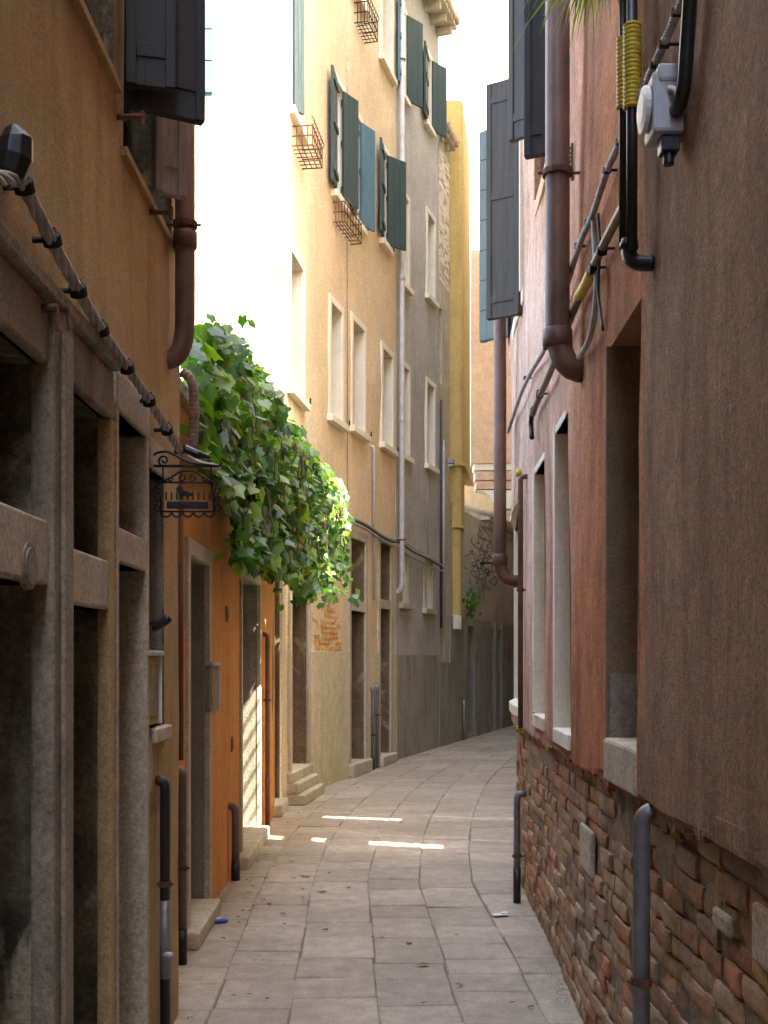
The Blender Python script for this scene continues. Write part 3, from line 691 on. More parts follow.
# ============================================================ LEFT: taupe house
hd = empty('house', tuple(LD.P(1)), 'taupe grey house with green shutters right of the long pale drainpipe', 'house')
d1 = [wspec(LD, 401.5, 408, 4.95, 6.4), wspec(LD, 426.5, 433.5, 5.05, 6.5)]
d2 = [wspec(LD, 401.5, 407.5, 7.75, 9.2), wspec(LD, 427, 433.5, 8.05, 9.5)]
d3 = [wspec(LD, 400, 404.5, 10.80, 12.2), wspec(LD, 425.5, 430, 11.05, 12.3)]
d0 = [wspec(LD, 400.5, 407, 2.52, 3.35, .2), wspec(LD, 424.5, 431.5, 2.50, 3.35, .2)]
mw = front(LD, -.05, 13.1, d1+d2+d3+d0, depth=4, step=.5, wob=.012, s0=.004)
mw.build('wall', [M['taupe'], M['istrian']], hd)
for o in d1+d2: window(hd, LD, *o[:4], dep=.17)
for o in d0: window(hd, LD, *o[:4], dep=.19, smat=M['istrian_dull'], fm='rust')
for o, mt in zip(d3, ('sh_teal','sh_green')):
    wi = window(hd, LD, *o[:4], dep=.17); shutter(wi, LD, o[0], 8, .36, o[2], o[3], M[mt], -1); shutter(wi, LD, o[1]+.02, 28, .38, o[2], o[3], M['sh_green'], 1)
m = MB(); wbox(m, LD, .01, LD.L, 0, LD.Z(420, 655), -.02, .022); m.build('plinth', M['lowgrey'], hd, bevel=.004)
m = MB(); wbox(m, LD, .01, LD.L, LD.Z(420, 655)+.002, LD.Z(425, 575), -.02, .008); 
for o in d0: pass
# eaves with brackets and tiles
def eave(parent, ln, s0, s1, z, out=.35):
    m = MB(); wbox(m, ln, s0, s1, z, z+.07, -.3, out, seg=9); m.build('eaves_board', M['istrian_dull'], parent)
    s = s0+.1
    while s < s1-.05: m = MB(); wbox(m, ln, s, s+.10, z-.13, z-.001, -.02, out-.06, seg=9); s += .42; m.build('eaves_bracket', M['istrian_dull'], parent, bevel=.01)
    m = MB(); s = s0+.05
    while s < s1:
        a = ln.P(s, out+.06, z+.10); b = ln.P(s, -.6, z+.36); m.tube([a, b], .075, 10); s += .19
    m.build('roof_tiles', M['tile'], parent, smooth=True)
    m = MB(); n = max(1,int((s1-s0)/.8))
    for i in range(n):
        a, b = s0+(s1-s0)*i/n, s0+(s1-s0)*(i+1)/n; m.hexa([ln.P(a,-4.2,z+.07), ln.P(b,-4.2,z+.07), ln.P(b,out,z+.071), ln.P(a,out,z+.071), ln.P(a,-3.8,z+1.4), ln.P(b,-3.8,z+1.4), ln.P(b,out,z+.11), ln.P(a,out,z+.11)])
    m.build('roof', M['tile'], parent)
eave(hc, LC, 0, LC.L, 12.95); eave(hd, LD, 0, LD.L, 13.1)
# narrow pier house with pipes
he = empty('house', tuple(LE.P(.3)), 'narrow pale house front with bare whitish brickwork between the taupe and the yellow house', 'house')
e1 = [wspec(LE, 438.5, 442, 6.7, 8.1, .12), wspec(LE, 440, 445, 1.6, 3.4, .12)]
front(LE, -.05, 11.3, e1, depth=3.5, step=.5).build('wall', [M['pinkgrey'], M['istrian_dull']], he)
for o in e1: m = MB(); wbox(m, LE, *o[:4], -.15, -.12); m.build('shutter', M['sh_black'], he)
bricks(LE, .02, LE.L-.02, 8.6, 11.0, .01, sub=False, depth=.02, rnd=random.Random(9)).build('bare_brickwork', islands('whitewashed_bricks', (.7,.62,.55), (.72,.65,.58), (.76,.68,.6), (.6,.52,.45)), he)
eave(he, LE, 0, LE.L, 11.3, .12)
m = MB(); wbox(m, LE, 0, LE.L, 0, 1.55, -.02, .03); m.build('plinth', M['lowdark'], he)

# ============================================================ yellow jettied house
hy = empty('house', tuple(LF.P(1)), 'mustard yellow house jutting out over the alley on a white stone block', 'house')
Yf = 22.15; xa, xb = (446-CX)/F*Yf, (463-CX)/F*Yf; Yk = 24.6; xk = (470-CX)/F*Yk
def prism(pts, z0, z1):
    mb = MB(); n = len(pts); k = 0
    mb.v = [(x,y,z0) for x,y in pts]+[(x,y,z1) for x,y in pts]
    mb.f = [tuple(reversed(range(n))), tuple(range(n, 2*n))]+[(i,(i+1)%n,n+(i+1)%n,n+i) for i in range(n)]; mb.m = [0]*len(mb.f); return mb
zb_, zt_ = EYE+(HY-615)*Yf/F, EYE+(HY-100)*Yf/F
body = [(xa-.35,Yf),(xb-.06,Yf),(xb,Yf+.05),(xk,Yk),(xk-.8,Yk+.2),(xa-.35,Yf+1.5)]
# lower slim bay
lowz = EYE+(HY-528)*Yf/F; midz = EYE+(HY-466)*Yf/F
prism([(xa-.25,Yf+.03),(xb-.10,Yf+.03),(xb-.04,Yf+.06),(xb+.02,Yf+.75),(xa-.2,Yf+.9)], zb_, lowz).build('lower_bay', M['yellow'], hy, bevel=.01)
prism([(xa-.30,Yf+.01),(xb-.10,Yf+.01),(xb-.03,Yf+.05),(xb+.10,Yf+1.0),(xa-.3,Yf+1.2)], lowz+.05, midz).build('upper_bay', M['yellow'], hy, bevel=.01)
prism([(xa-.3,Yf-.03),(xb-.07,Yf-.03),(xb+.02,Yf+.04),(xb+.06,Yf+.8),(xa-.3,Yf+1.0)], lowz, lowz+.05).build('string_course', M['yellow'], hy, bevel=.01)
prism([(xa-.3,Yf-.04),(xb-.03,Yf-.04),(xb+.05,Yf+.04),(xk+.04,Yk),(xa-.3,Yk)], midz, midz+.06).build('string_course', M['yellow'], hy, bevel=.01)
prism(body, midz+.06, zt_).build('wall', M['yellow'], hy, bevel=.01)
prism([(xa-.25,Yf+.0),(xb-.09,Yf+.0),(xb-.03,Yf+.05),(xb+.02,Yf+.75),(xa-.2,Yf+.9)], zb_-.27, zb_).build('stone_block', M['istrian'], hy, bevel=.01)
mw = MB(); 
# ============================================================ far left low walls
fops = [wspec(LF, 468, 474, .1, 2.3, .2), wspec(LF, 491, 494, .1, 2.3, .2), wspec(LF, 498, 501, .1, 2.3, .2)]
hf = empty('house', tuple(LF.P(4)), 'faded grey pink house in the shade past the yellow house, with small doors', 'house')
front(LF, -.05, 4.6, fops, depth=3, step=.6, s0=0, s1=9).build('wall', [M['pinkgrey'], M['jamb_grey']], hf)
for o in fops: door(hf, LF, *o[:4], o[4], M['door_dark'])
m = MB(); prev = 0
for o in fops+[(9,)]:
    m = MB(); wbox(m, LF, prev, o[0]-.06, 0, 2.45, -.02, .02); prev = o[1]+.06 if len(o) > 1 else 9
    m.build('plinth', M['lowdark'], hf, bevel=.004)
eave(hf, LF, 2.8, 9, 4.6, .2)
hg = empty('house', tuple(LF.P(14)), 'pale ochre house closing the far end of the alley', 'house')
front(LF, -.05, 9.2, [], depth=4, step=1, s0=9.01).build('wall', [M['cream'], M['istrian']], hg)
# salmon jettied house on the right side of the far alley
hs_ = empty('house', (2.9, 26, 0), 'salmon house on pale stone corbels overhanging the far alley from the right', 'house')
ys = 26.0; sx = lambda px: (px-CX)/F*ys; sz = lambda py: EYE+(HY-py)*ys/F
prism([(sx(471),ys),(sx(540),ys),(sx(545),ys+3.5),(sx(478),ys+3.5)], sz(463), sz(250)).build('wall', M['salmon'], hs_)
for i, (pl, py0, py1) in enumerate(((474,463,470),(475,471,480),(476,481,489))):
    prism([(sx(pl),ys+.04),(sx(540),ys+.04),(sx(540),ys+.5),(sx(pl),ys+.5)], sz(py1), sz(py0)).build('corbel_course', M['salmon'] if i else M['istrian'], hs_, bevel=.015)
m = MB(); pr = []
cv = [(476,490)]+[(476+22*math.sin(t*math.pi/2), 490+18*(1-math.cos(t*math.pi/2))) for t in [i/8 for i in range(1,9)]]+[(540,508),(540,490)]
n = len(cv); m.v = [(sx(a),ys+.05,sz(b)) for a,b in cv]+[(sx(a),ys+.45,sz(b)) for a,b in cv]
m.f = [tuple(range(n)), tuple(reversed(range(n,2*n)))]+[(i,(i+1)%n,n+(i+1)%n,n+i) for i in range(n)]; m.m = [0]*len(m.f)
m.build('corbel', M['istrian'], hs_)
front(RC, -.05, 13.5, [], depth=4, step=1, s0=RC.SY(24.5)+.002).build('ground_floor_wall', [M['salmon'], M['istrian']], hs_)
# pale house beyond
hp = empty('house', (3.3, 31, 0), 'tall pale sunlit house rising at the far end, with a thin drainpipe', 'house')
prism([((478-CX)/F*32,32),(9,31),(9,36),((478-CX)/F*36,36)], 5.5, 22).build('wall', M['palepink'], hp)
prism([(4.9,32.1),(9,31.1),(9,36),(5.3,36)], -.05, 5.5).build('ground_floor_wall', M['palepink'], hp)
m = MB(); m.tube([((496-CX)/F*31.5,31.75,10),((496-CX)/F*31.5,31.75,22)], .06, 8); m.build('drainpipe', M['palepink'], hp)
# teal shutter on the sunlit end wall of the peach house
m = MB()
for k in range(4): m.box(((207.5-CX)/F*12.35, 12.36, 7.86+k*.34), (.10,.05,.325))
m.box(((207.5-CX)/F*12.35, 12.385, 8.37), (.12,.02,1.4)); m.build('shutter', M['sh_teal'], hc)
m = MB(); m.box(((197-CX)/F*12.35, 12.45, 8.4), (.16,.04,1.3)); m.build('window', M['glass'], hc)

# ============================================================ RIGHT: near house
hr = empty('house', (.82, 4, 0), 'plastered house at the near right on a bare brick base, light painted in from brown to rose', 'house')
Sr = RA.S
bz = 1.17
ra = [(Sr(640), Sr(607), 1.31, 2.76, .42), (Sr(570), Sr(556), 1.26, 2.72, .20), (Sr(545), Sr(535), 1.28, 2.69, .20), (Sr(520.5), Sr(510.5), 1.28, 2.66, .20)]
sh_near, sh_far = RA.SY(7.5), RA.SY(8.75)
up = [(RA.SY(5.7), RA.SY(6.6), 4.25, 5.9, .2), (sh_near, sh_far, 4.0, 5.6, .2)]
sN = RA.SY(3.62)
opsR = ra+up
mw = front(RA, bz, 11.0, opsR, depth=4, wob=.012, skew=2.6)
# split painted light by face centre: shaded brown roughcast / terracotta / lit rose
def split_wall(mb, parent):
    parts = {'brown_near': MB(), 'terracotta': MB(), 'rose': MB()}
    for f, mi in zip(mb.f, mb.m):
        c = sum((Vector(mb.v[i]) for i in f), Vector())/len(f)
        yn = 3.64
        if mi == 1: key = 'terracotta' if c.y > 4.6 else 'brown_near'; mi2 = 1
        else:
            key = 'brown_near' if c.y < yn else ('terracotta' if c.y < 5.9-max(0,(c.z-3))*.55 else 'rose')
            mi2 = 0
        parts[key].quad([mb.v[i] for i in f], mi2)
    return parts
# one skin; light along the wall painted as brown, terracotta, rose over noisy seams
def right_plaster():
    m, n, b, o = newmat('right_plaster')
    tc = N(n, 'ShaderNodeTexCoord').outputs['Object']
    sep = N(n, 'ShaderNodeSeparateXYZ'); geo = N(n, 'ShaderNodeNewGeometry'); n.links.new(geo.outputs['Position'], sep.inputs[0])
    nz = noise_n(n, geo.outputs['Position'], 1.2, 8, .65, .4)
    def seam(y0, wd, slope, namp):
        a = N(n, 'ShaderNodeMath', operation='MULTIPLY_ADD'); n.links.new(sep.outputs['Z'], a.inputs[0]); a.inputs[1].default_value = slope; n.links.new(sep.outputs['Y'], a.inputs[2])
        c = N(n, 'ShaderNodeMath', operation='MULTIPLY_ADD'); n.links.new(nz, c.inputs[0]); c.inputs[1].default_value = namp; n.links.new(a.outputs[0], c.inputs[2])
        mr = N(n, 'ShaderNodeMapRange'); mr.inputs['From Min'].default_value = y0+namp*.5-wd; mr.inputs['From Max'].default_value = y0+namp*.5+wd; n.links.new(c.outputs[0], mr.inputs['Value']); return mr.outputs[0]
    brown = mix(n, ramp(n, noise_n(n, geo.outputs['Position'], .9, 8, .65), .35, .65), (.43,.265,.16), (.335,.20,.12))
    terra = mix(n, ramp(n, noise_n(n, geo.outputs['Position'], 1.6, 8, .7), .35, .65), (.62,.28,.125), (.49,.205,.09))
    rose = mix(n, ramp(n, noise_n(n, geo.outputs['Position'], 1.3, 8, .7), .38, .62), (.72,.52,.43), (.62,.41,.32))
    col = mix(n, seam(3.64, .05, 0, .35), brown, terra); col = mix(n, seam(6.4, .9, .35, 1.6), col, rose)
    vs = mapping(n, geo.outputs['Position'], (2.6,2.6,.35))
    st = noise_n(n, vs, 1.7, 8, .72, .2); pm = N(n, 'ShaderNodeMath', operation='MULTIPLY'); pm.inputs[1].default_value = .85; n.links.new(ramp(n, st, .46, .70), pm.inputs[0])
    col = mix(n, pm.outputs[0], col, mix(n, 1.0, col, (.55,.47,.42), 'MULTIPLY'))
    bl = noise_n(n, mapping(n, geo.outputs['Position'], (1,1,.55), (2,8,1)), 1.1, 9, .72, .6); p3 = N(n, 'ShaderNodeMath', operation='MULTIPLY'); p3.inputs[1].default_value = .85; n.links.new(ramp(n, bl, .47, .62), p3.inputs[0])
    col = mix(n, p3.outputs[0], col, mix(n, 1.0, col, (.70,.64,.62), 'MULTIPLY'))
    b2 = noise_n(n, mapping(n, geo.outputs['Position'], (2,2,.8), (9,4,3)), 1.3, 10, .75, .8); p4 = N(n, 'ShaderNodeMath', operation='MULTIPLY'); p4.inputs[1].default_value = .6; n.links.new(ramp(n, b2, .58, .66), p4.inputs[0])
    col = mix(n, p4.outputs[0], col, mix(n, 1.0, col, (1.3,1.35,1.45), 'MULTIPLY'))
    st2 = noise_n(n, mapping(n, geo.outputs['Position'], (3,3,.5), (5,5,2)), 1.4, 8, .7, .2); p2 = N(n, 'ShaderNodeMath', operation='MULTIPLY'); p2.inputs[1].default_value = .4; n.links.new(ramp(n, st2, .52, .7), p2.inputs[0])
    col = mix(n, p2.outputs[0], col, mix(n, 1.0, col, (1.35,1.45,1.55), 'MULTIPLY'))
    g = noise_n(n, geo.outputs['Position'], 110, 4, .75); med = noise_n(n, geo.outputs['Position'], 9, 8, .7, .3)
    col = mix(n, .5, col, ramp(n, g, .32, .68, (.5,.5,.5), (1.5,1.5,1.5)), 'MULTIPLY')
    g2 = noise_n(n, geo.outputs['Position'], 48, 4, .8); col = mix(n, .7, col, ramp(n, g2, .35, .65, (.68,.66,.64), (1.3,1.3,1.28)), 'MULTIPLY')
    col = mix(n, .7, col, ramp(n, med, .25, .75, (.6,.6,.6), (1.35,1.3,1.22)), 'MULTIPLY')
    n.links.new(col, b.inputs['Base Color']); b.inputs['Roughness'].default_value = .93; b.inputs['Specular IOR Level'].default_value = .15
    h = N(n, 'ShaderNodeMath', operation='MULTIPLY_ADD'); n.links.new(g, h.inputs[0]); h.inputs[1].default_value = .8; n.links.new(med, h.inputs[2])
    bump(n, b, h.outputs[0], 1.0, .014); return m
M['rplaster'] = right_plaster()
# lift the plaster skirt: wavy lower edge
for i, v in enumerate(mw.v):
    if abs(v[2]-bz) < 1e-3 and v[0] < 1.3:
        mw.v[i] = (v[0], v[1], bz+.035*noise.noise(Vector((v[1]*1.1, 0, 4)))+.012*noise.noise(Vector((v[1]*5, 0, 4))))
mw.build('wall', [M['rplaster'], M['terracotta']], hr)
m = MB(); wbox(m, RA, 0, RA.L-.02, bz-.02, bz+.09, -.10, -.012, seg=.4); m.build('plaster_edge', M['mortar'], hr)
# torn lower edge of plaster
m = MB(); rnd = random.Random(11); s = RA.SY(1.5); 
while s < RA.L-.1:
    l = rnd.uniform(.015,.04); dz = max(0, .05*noise.noise(Vector((s*1.7,2,1)))+.05*noise.noise(Vector((s*9,2,1)))+.008*rnd.random())
    wbox(m, RA, s, s+l, bz-dz-.02, bz+.05, -.035, -.003+rnd.uniform(-.002,.001), seg=9); s += l
m.build('torn_plaster_edge', M['rplaster'], hr, bevel=.004)
RAo = Line([tuple(RA.P(RA.L*i/40, -.10))[:2] for i in range(41)], -1)
front(RAo, -.05, bz-.004, [], depth=3.85, skew=2.6, step=2).build('foundation', M['mortar'], hr)
m = MB(); na, nb = 420, 48; sA, sB = RA.SY(1.0), RA.L-.01
for j in range(nb+1):
    for i in range(na+1):
        ss_ = sA+(sB-sA)*i/na; zz_ = -.05+(bz+.05)*j/nb; p_ = RA.P(ss_); q_ = Vector((p_.x*3, p_.y*3, zz_*3))
        o_ = -.057+.008*noise.noise(q_)+.010*noise.noise(q_*6)+(.014*max(0, noise.noise(q_*.8+Vector((5,5,5)))))
        m.v.append(tuple(RA.P(ss_, o_, zz_)))
for j in range(nb):
    for i in range(na): c_ = j*(na+1)+i; m.f.append((c_, c_+na+1, c_+na+2, c_+1)); m.m.append(0)
m.build('mortar_bed', M['mortar'], hr, smooth=True)
s_b = RA.SY(1.2)
bk = bricks(RA, s_b, RA.L-.01, .005, bz-.012, -.044, bh=.06, gap=.011, jit=.008, rnd=random.Random(21), rag=1)
bo = bk.build('brickwork', M['brick'], hr); bo['label'] = 'worn red and ochre bricks'
# pale stone blocks let into the brickwork
m = MB()
for a, b, c, d in ((573,584,822,866), (738,768,900,960), (700,716,905,925)):
    m = MB(); s0, s1 = Sr(b), Sr(a); z1, z0 = RA.Z(a, c), RA.Z(a, d); wbox(m, RA, s0, s1, z0, z1, -.05, -.028, seg=9); m.build('stone_inlay', M['stone_pale'], hr, bevel=.014)
# lower windows: reveals with stone facing
for i, o in enumerate(ra):
    s0, s1, z0, z1, dep = o
    g_, f_ = pane(RA, s0, s1, z0, z1, dep-.01, bars=True); wi = g_.build('window', M['glass'], hr); f_.build('frame', M['door_dark'] if i == 0 else M['istrian'], wi)
    m = MB(); mt = M['jamb_grey'] if i == 0 else M['istrian']
    if i == 0:
        wbox(m, RA, s1-.006, s1+.02, z0, z1, -dep, .003); m.build('reveal', M['brown_near'], wi)
        m = MB(); wbox(m, RA, s0-.01, s1-.04, z0-.15, z0+.006, -.5, .022); m.build('sill', M['stone_pale'], wi, bevel=.012)
        m = MB(); wbox(m, RA, s1-.012, s1-.006, z0, z0+.24, -dep, -.01); m.build('cement_patch', M['jamb_grey'], wi)
    else:
        wbox(m, RA, s1-.02, s1+.03, z0, z1+.04, -dep, .012); wbox(m, RA, s0-.01, s1-.02, z1, z1+.04, -dep+.03, .006)
        m.build('stone_surround', mt, wi, bevel=.006)
        m = MB(); wbox(m, RA, s0-.01, s1+.03, z0-.07, z0+.006, -dep, .014); m.build('sill', mt, wi, bevel=.008)
for i, o in enumerate(up):
    s0, s1, z0, z1, dep = o; wi = window(hr, RA, s0, s1, z0, z1, dep=.19, smat=M['istrian'] if i else M['rose'], wd=.03, sill_d=.012)
    if i == 0:
        shutter(wi, RA, s0+.1, 70, .13, 4.15, 5.9, M['sh_black'], 1, off=.02, style='flat'); shutter(wi, RA, s1, 50, .17, 4.62, 6.3, M['sh_brown'], 1, off=.02, style='flat')
    else:
        shutter(wi, RA, s0+.03, 60, .235, 3.86, 5.42, M['sh_brown'], 1, off=.015, style='flat'); shutter(wi, RA, s1-.15, 55, .26, 4.02, 5.62, M['sh_slate'], 1, off=.015, style='hboard')
m = MB(); m.hexa([(.6,-7.2,11.01),(4.9,-7.2,11.01),(4.9,6.7,11.01),(.72,9.3,11.01),(.6,-7.2,11.15),(4.9,-7.2,12.3),(4.9,6.7,12.3),(.72,9.3,11.15)]); m.build('roof', M['tile'], hr)

# added unseen wall: slots, bars and low part shape the sun patches
hw = empty('sun_slot_wall', tuple(RB.P(1.5)), 'pale plastered yard wall with two tall barred slots, round the bend on the right', 'wall')
q1 = (RB.SY(9.53), RB.SY(9.71), .95, 5.8, .0); q2 = (RB.SY(11.0), RB.SY(11.12), 1.74, 2.9, .0)
front(RB, -.05, 6.6, [q1], depth=.06, back=False, s1=RB.SY(10.1)).build('wall', [M['palecream'], M['palecream']], hw)
front(RB, -.05, 5.4, [q2], depth=.06, back=False, s0=RB.SY(10.1)+.002).build('low_wall', [M['palecream'], M['palecream']], hw)
m = MB()
for q in (q1, q2):
    z = q[2]+.1; k = 0
    while z < q[3]:
        a, b = RB.P(q[0]-.02, -.03, z), RB.P(q[1]+.02, -.03, z+.16); pts = [a.lerp(b, t)+Vector((0,0,.05*math.sin(t*math.pi))) for t in [i/6 for i in range(7)]]
        m.tube(pts, .011, 6); z += .19; k += 1
        if k in (9, 10): m.box(RB.P((q[0]+q[1])/2, -.03, z), (.05,.3,.14))
m.box(RB.P((q1[0]+q1[1])/2, -.03, 2.2), (.05,.3,.5))
m.build('bars', M['iron'], hw)
# house further on, right
hx = empty('house', tuple(RC.P(5)), 'pale cream house round the bend on the right', 'house')
front(RC, -.05, 16.5, [], depth=5, step=1, s1=RC.SY(24.5)).build('wall', [M['palecream'], M['istrian']], hx)
# closes the alley behind the viewer
hb = empty('house', (0,-7.5,0), 'ochre house closing the alley behind the viewer', 'house')
prism([(-3,-7.2),(3,-7.2),(3,-9),(-3,-9)], -.05, 5).build('wall', M['cream'], hb)

# ============================================================ vine
def inside(poly, x, y):
    c = False; n = len(poly)
    for i in range(n):
        (x0,y0),(x1,y1) = poly[i], poly[i-1]
        if (y0 > y) != (y1 > y) and x < (x1-x0)*(y-y0)/(y1-y0)+x0: c = not c
    return c
VP = [(190,326),(212,322),(236,334),(246,352),(262,378),(280,396),(290,422),(300,440),(318,458),(338,478),(350,496),(349,520),(351,556),(349,586),(338,574),(325,582),(312,590),(300,592),(288,572),(268,574),(248,566),(236,545),(240,528),(232,505),(214,478),(200,455),(194,440),(190,400)]
vine = empty('vine', (-1.2, 8, 3.05), 'leafy green climbing vine spilling over the orange garden wall', 'vine')
def leaf_blade(mb, p, nrm, up, sz, rnd):
    nrm = nrm.normalized(); up = (up-nrm*up.dot(nrm)).normalized(); sd = nrm.cross(up)
    out = [(0,-.10),(.26,-.30),(.50,-.16),(.50,.10),(.58,.36),(.34,.50),(.17,.66),(0,.98),(-.17,.66),(-.34,.50),(-.58,.36),(-.50,.10),(-.50,-.16),(-.26,-.30)]
    k = len(mb.v); cup = rnd.uniform(.1,.4); wx = rnd.uniform(.7,1.0)
    mb.v.append(tuple(p+nrm*0))
    for x, y in out:
        q = p + sd*x*sz*wx - up*y*sz - nrm*(cup*(abs(x)**1.4)*.6+max(0,y)*.25*cup)*sz; mb.v.append(tuple(q))
    n = len(out)
    for i in range(n): mb.f.append((k, k+1+i, k+1+(i+1)%n)); mb.m.append(0)
rnd = random.Random(12); lf = MB(); cnt = 0; tries = 0
while cnt < 5600 and tries < 400000:
    tries += 1
    Y = rnd.uniform(5.9, 12.2); u = (Y-6)/6.2; Xo = -.93+.60*u
    # leaves crowd near the outer skin of the mass
    X = Xo - abs(rnd.gauss(0,.22)) if rnd.random() < .75 else rnd.uniform(-1.9, Xo)
    zt = 3.55+.12*noise.noise(Vector((Y*1.3,0,0)))
    Z = rnd.uniform(2.0, 3.75) if X > -1.1 else rnd.uniform(2.9, 3.75)
    px = CX+F*X/Y; py = HY-F*(Z-EYE)/Y
    wv = 7*noise.noise(Vector((px*.06, py*.06, 1)))
    if not inside(VP, px+wv, py+wv): continue
    if X < -1.06 and Z < 3.12: continue
    q = Vector((X*3.2, Y*2.2, Z*3.2))
    if noise.noise(q) < -.22 and rnd.random() < .85: continue
    X += .10*noise.noise(q*1.3)
    nrm = Vector((rnd.gauss(.45,.45), rnd.gauss(-.45,.45), rnd.gauss(.55,.4))); upv = Vector((rnd.gauss(0,.4), rnd.gauss(0,.4), 1))
    leaf_blade(lf, Vector((X,Y,Z)), nrm, upv, rnd.uniform(.065,.118), rnd); cnt += 1
print('leaves', cnt)
# trailing sprays at the edges
for (a, b, Y) in ((232,350,6.7),(218,346,6.4),(300,592,9.0),(314,590,9.4),(348,598,10.6),(243,556,7.2),(280,575,8.4),(335,586,10.0),(360,650,99)):
    if Y > 50: continue
    c = at(a, b, Y)
    for k in range(14):
        leaf_blade(lf, c+Vector((rnd.gauss(0,.07), rnd.gauss(0,.07), rnd.gauss(0,.06))), Vector((rnd.gauss(.2,.4), -.8, rnd.gauss(.5,.4))), Vector((rnd.gauss(0,.4),0,1)), rnd.uniform(.045,.08), rnd)
lf.build('foliage', M['leaf'], vine)
dl = MB(); k_ = 0
while k_ < 90:
    Y = rnd.uniform(6.4, 11); u = (Y-6)/6.2; X = -.93+.60*u - abs(rnd.gauss(0,.06)); Z = rnd.uniform(2.2, 3.5)
    if not inside(VP, CX+F*X/Y, HY-F*(Z-EYE)/Y): continue
    leaf_blade(dl, Vector((X+.02,Y-.02,Z)), Vector((rnd.gauss(.4,.6), -.7, rnd.gauss(0,.5))), Vector((rnd.gauss(0,.6), rnd.gauss(0,.6), 1)), rnd.uniform(.03,.06), rnd); k_ += 1
dl.build('dry_leaves', M['dryleaf'], vine)
sh = MB()
for k_ in range(34):
    Y = rnd.uniform(6.6, 11.3); u = (Y-6)/6.2; X = -.93+.60*u+.02; Z = rnd.uniform(2.5, 3.4)
    if not inside(VP, CX+F*X/Y, HY-F*(Z-EYE)/Y) : continue
    pts = [Vector((X,Y,Z))]
    for q_ in range(5): pts.append(pts[-1]+Vector((rnd.gauss(.004,.012), rnd.gauss(0,.02), -.06)))
    if not inside(VP, CX+F*pts[-1].x/pts[-1].y, HY-F*(pts[-1].z-EYE)/pts[-1].y): continue
    sh = MB(); sh.tube(pts, [.006,.005,.005,.004,.003,.002], 5); sh.build('shoot', M['bark'], vine, smooth=True)
st = MB()
for k in range(16):
    Y = rnd.uniform(6.2, 10.8); u = (Y-6)/5.5; Xo = -.93+.60*u
    pts = smoothpath([(-1.5,Y-.3,3.1), (-1.25,Y-.1,3.3), (-1.05,Y,3.28), ((-1.0+Xo)/2,Y+.1,3.0), (Xo-.1,Y+.2,2.6+rnd.uniform(-.2,.2))], 4)
    st.tube(pts, [.014-.010*i/(len(pts)-1) for i in range(len(pts))], 5)
st.tube(smoothpath([(-1.45,5.6,3.1),(-1.35,6.8,3.25),(-1.3,8,3.15),(-1.35,9.5,3.28),(-1.4,11,3.15)],5), .022, 6)
st.tube(smoothpath([(-1.55,8,0),(-1.6,8.1,1.2),(-1.5,7.9,2.4),(-1.3,8,3.15)],5), .03, 6)
st.build('stem', M['bark'], vine, smooth=True)

# ============================================================ pipes and cables, left
def vpipe(name, label, cat, ln, px, y0, y1, rpx, mat, off=.06, elbow=None, low=None, group=None, joints=(), bands=(), lowmat=None, endwall=None, n=12, toground=False):
    """upright pipe at column px of the front; elbow='top' turns into the wall"""
    s_ = ln.S(px, off); p = ln.P(s_, off); r = rpx*p.y/F; z1 = EYE-(y0-HY)*p.y/F; z0 = 0 if toground else EYE-(y1-HY)*p.y/F
    nn = (ln.P(s_,1)-ln.P(s_,0)).normalized(); q = Vector((p.x,p.y,0))
    up = lambda z: q+Vector((0,0,z))
    pts = []
    if endwall: pts += arc(up(z0)-nn*(off+.02)-Vector((0,0,r*1.5)), up(z0)-nn*.0-Vector((0,0,r*1.8)), up(z0+r*2.5), 7)
    else: pts.append(up(z0))
    if elbow:
        q_ = r*1.5; zc = z1-r-q_
        pts += [up(zc-.001)]+[up(zc+q_*math.sin(a_*math.pi/16))-nn*q_*(1-math.cos(a_*math.pi/16)) for a_ in range(1,9)]+[up(zc+q_)-nn*max(off+.03, q_+.02)]
    else: pts.append(up(z1))
    t = empty(name, tuple(up(z0)), label, cat, group)
    if low:
        zl = EYE-(low-HY)*p.y/F
        m = MB(); m.tube([up(z0), up(zl)], r*1.12, n); m.build('foot', lowmat or M['pipe_black'], t, smooth=True)
        pts[0] = up(zl-.01)
    m = MB(); m.tube(pts, r, n); m.build('pipe', mat, t, smooth=True)
    for b in bands:
        zb = EYE-(b-HY)*p.y/F; k = MB(); k.tube([up(zb-.012), up(zb+.012)], r*1.25, n); k.tube([up(zb)-nn*(off+.02), up(zb)+nn*r*1.6], .006, 6); k.build('bracket', M['rust'], t)
    for b in joints:
        zb = EYE-(b-HY)*p.y/F; k = MB(); k.tube([up(zb-.04), up(zb-.033), up(zb+.033), up(zb+.04)], [r*1.02,r*1.22,r*1.22,r*1.02], n); k.build('joint', mat, t, smooth=True)
    return t
GD = 'drain standpipes along the foot of the left wall'
vpipe('drainpipe', 'brown downpipe hanging at the far corner of the near left house, beside the vine', 'drainpipe', LA, 185, -120, 345, 10, M['pipe_brown'], off=.075, endwall=True, joints=(240,), bands=(225,-10))
t = vpipe('standpipe', 'black and grey drain standpipe nearest the viewer on the left wall', 'drain pipe', LA, 165, 775, 1100, 5.2, M['pipe_black'], off=.035, elbow='top', group=GD, bands=(884,), toground=True)
p = LA.P(LA.S(165,.035),.035); m = MB(); m.tube([p+Vector((0,0,.30)), p+Vector((0,0,.62))], .0222, 12); m.build('grey_section', M['pipe_grey'], t, smooth=True)
m = MB(); m.tube([p+Vector((0,-.01,.40)), p+Vector((.035,-.03,.40))], .013, 8); m.build('tap', M['grey_plastic'], t, smooth=True)
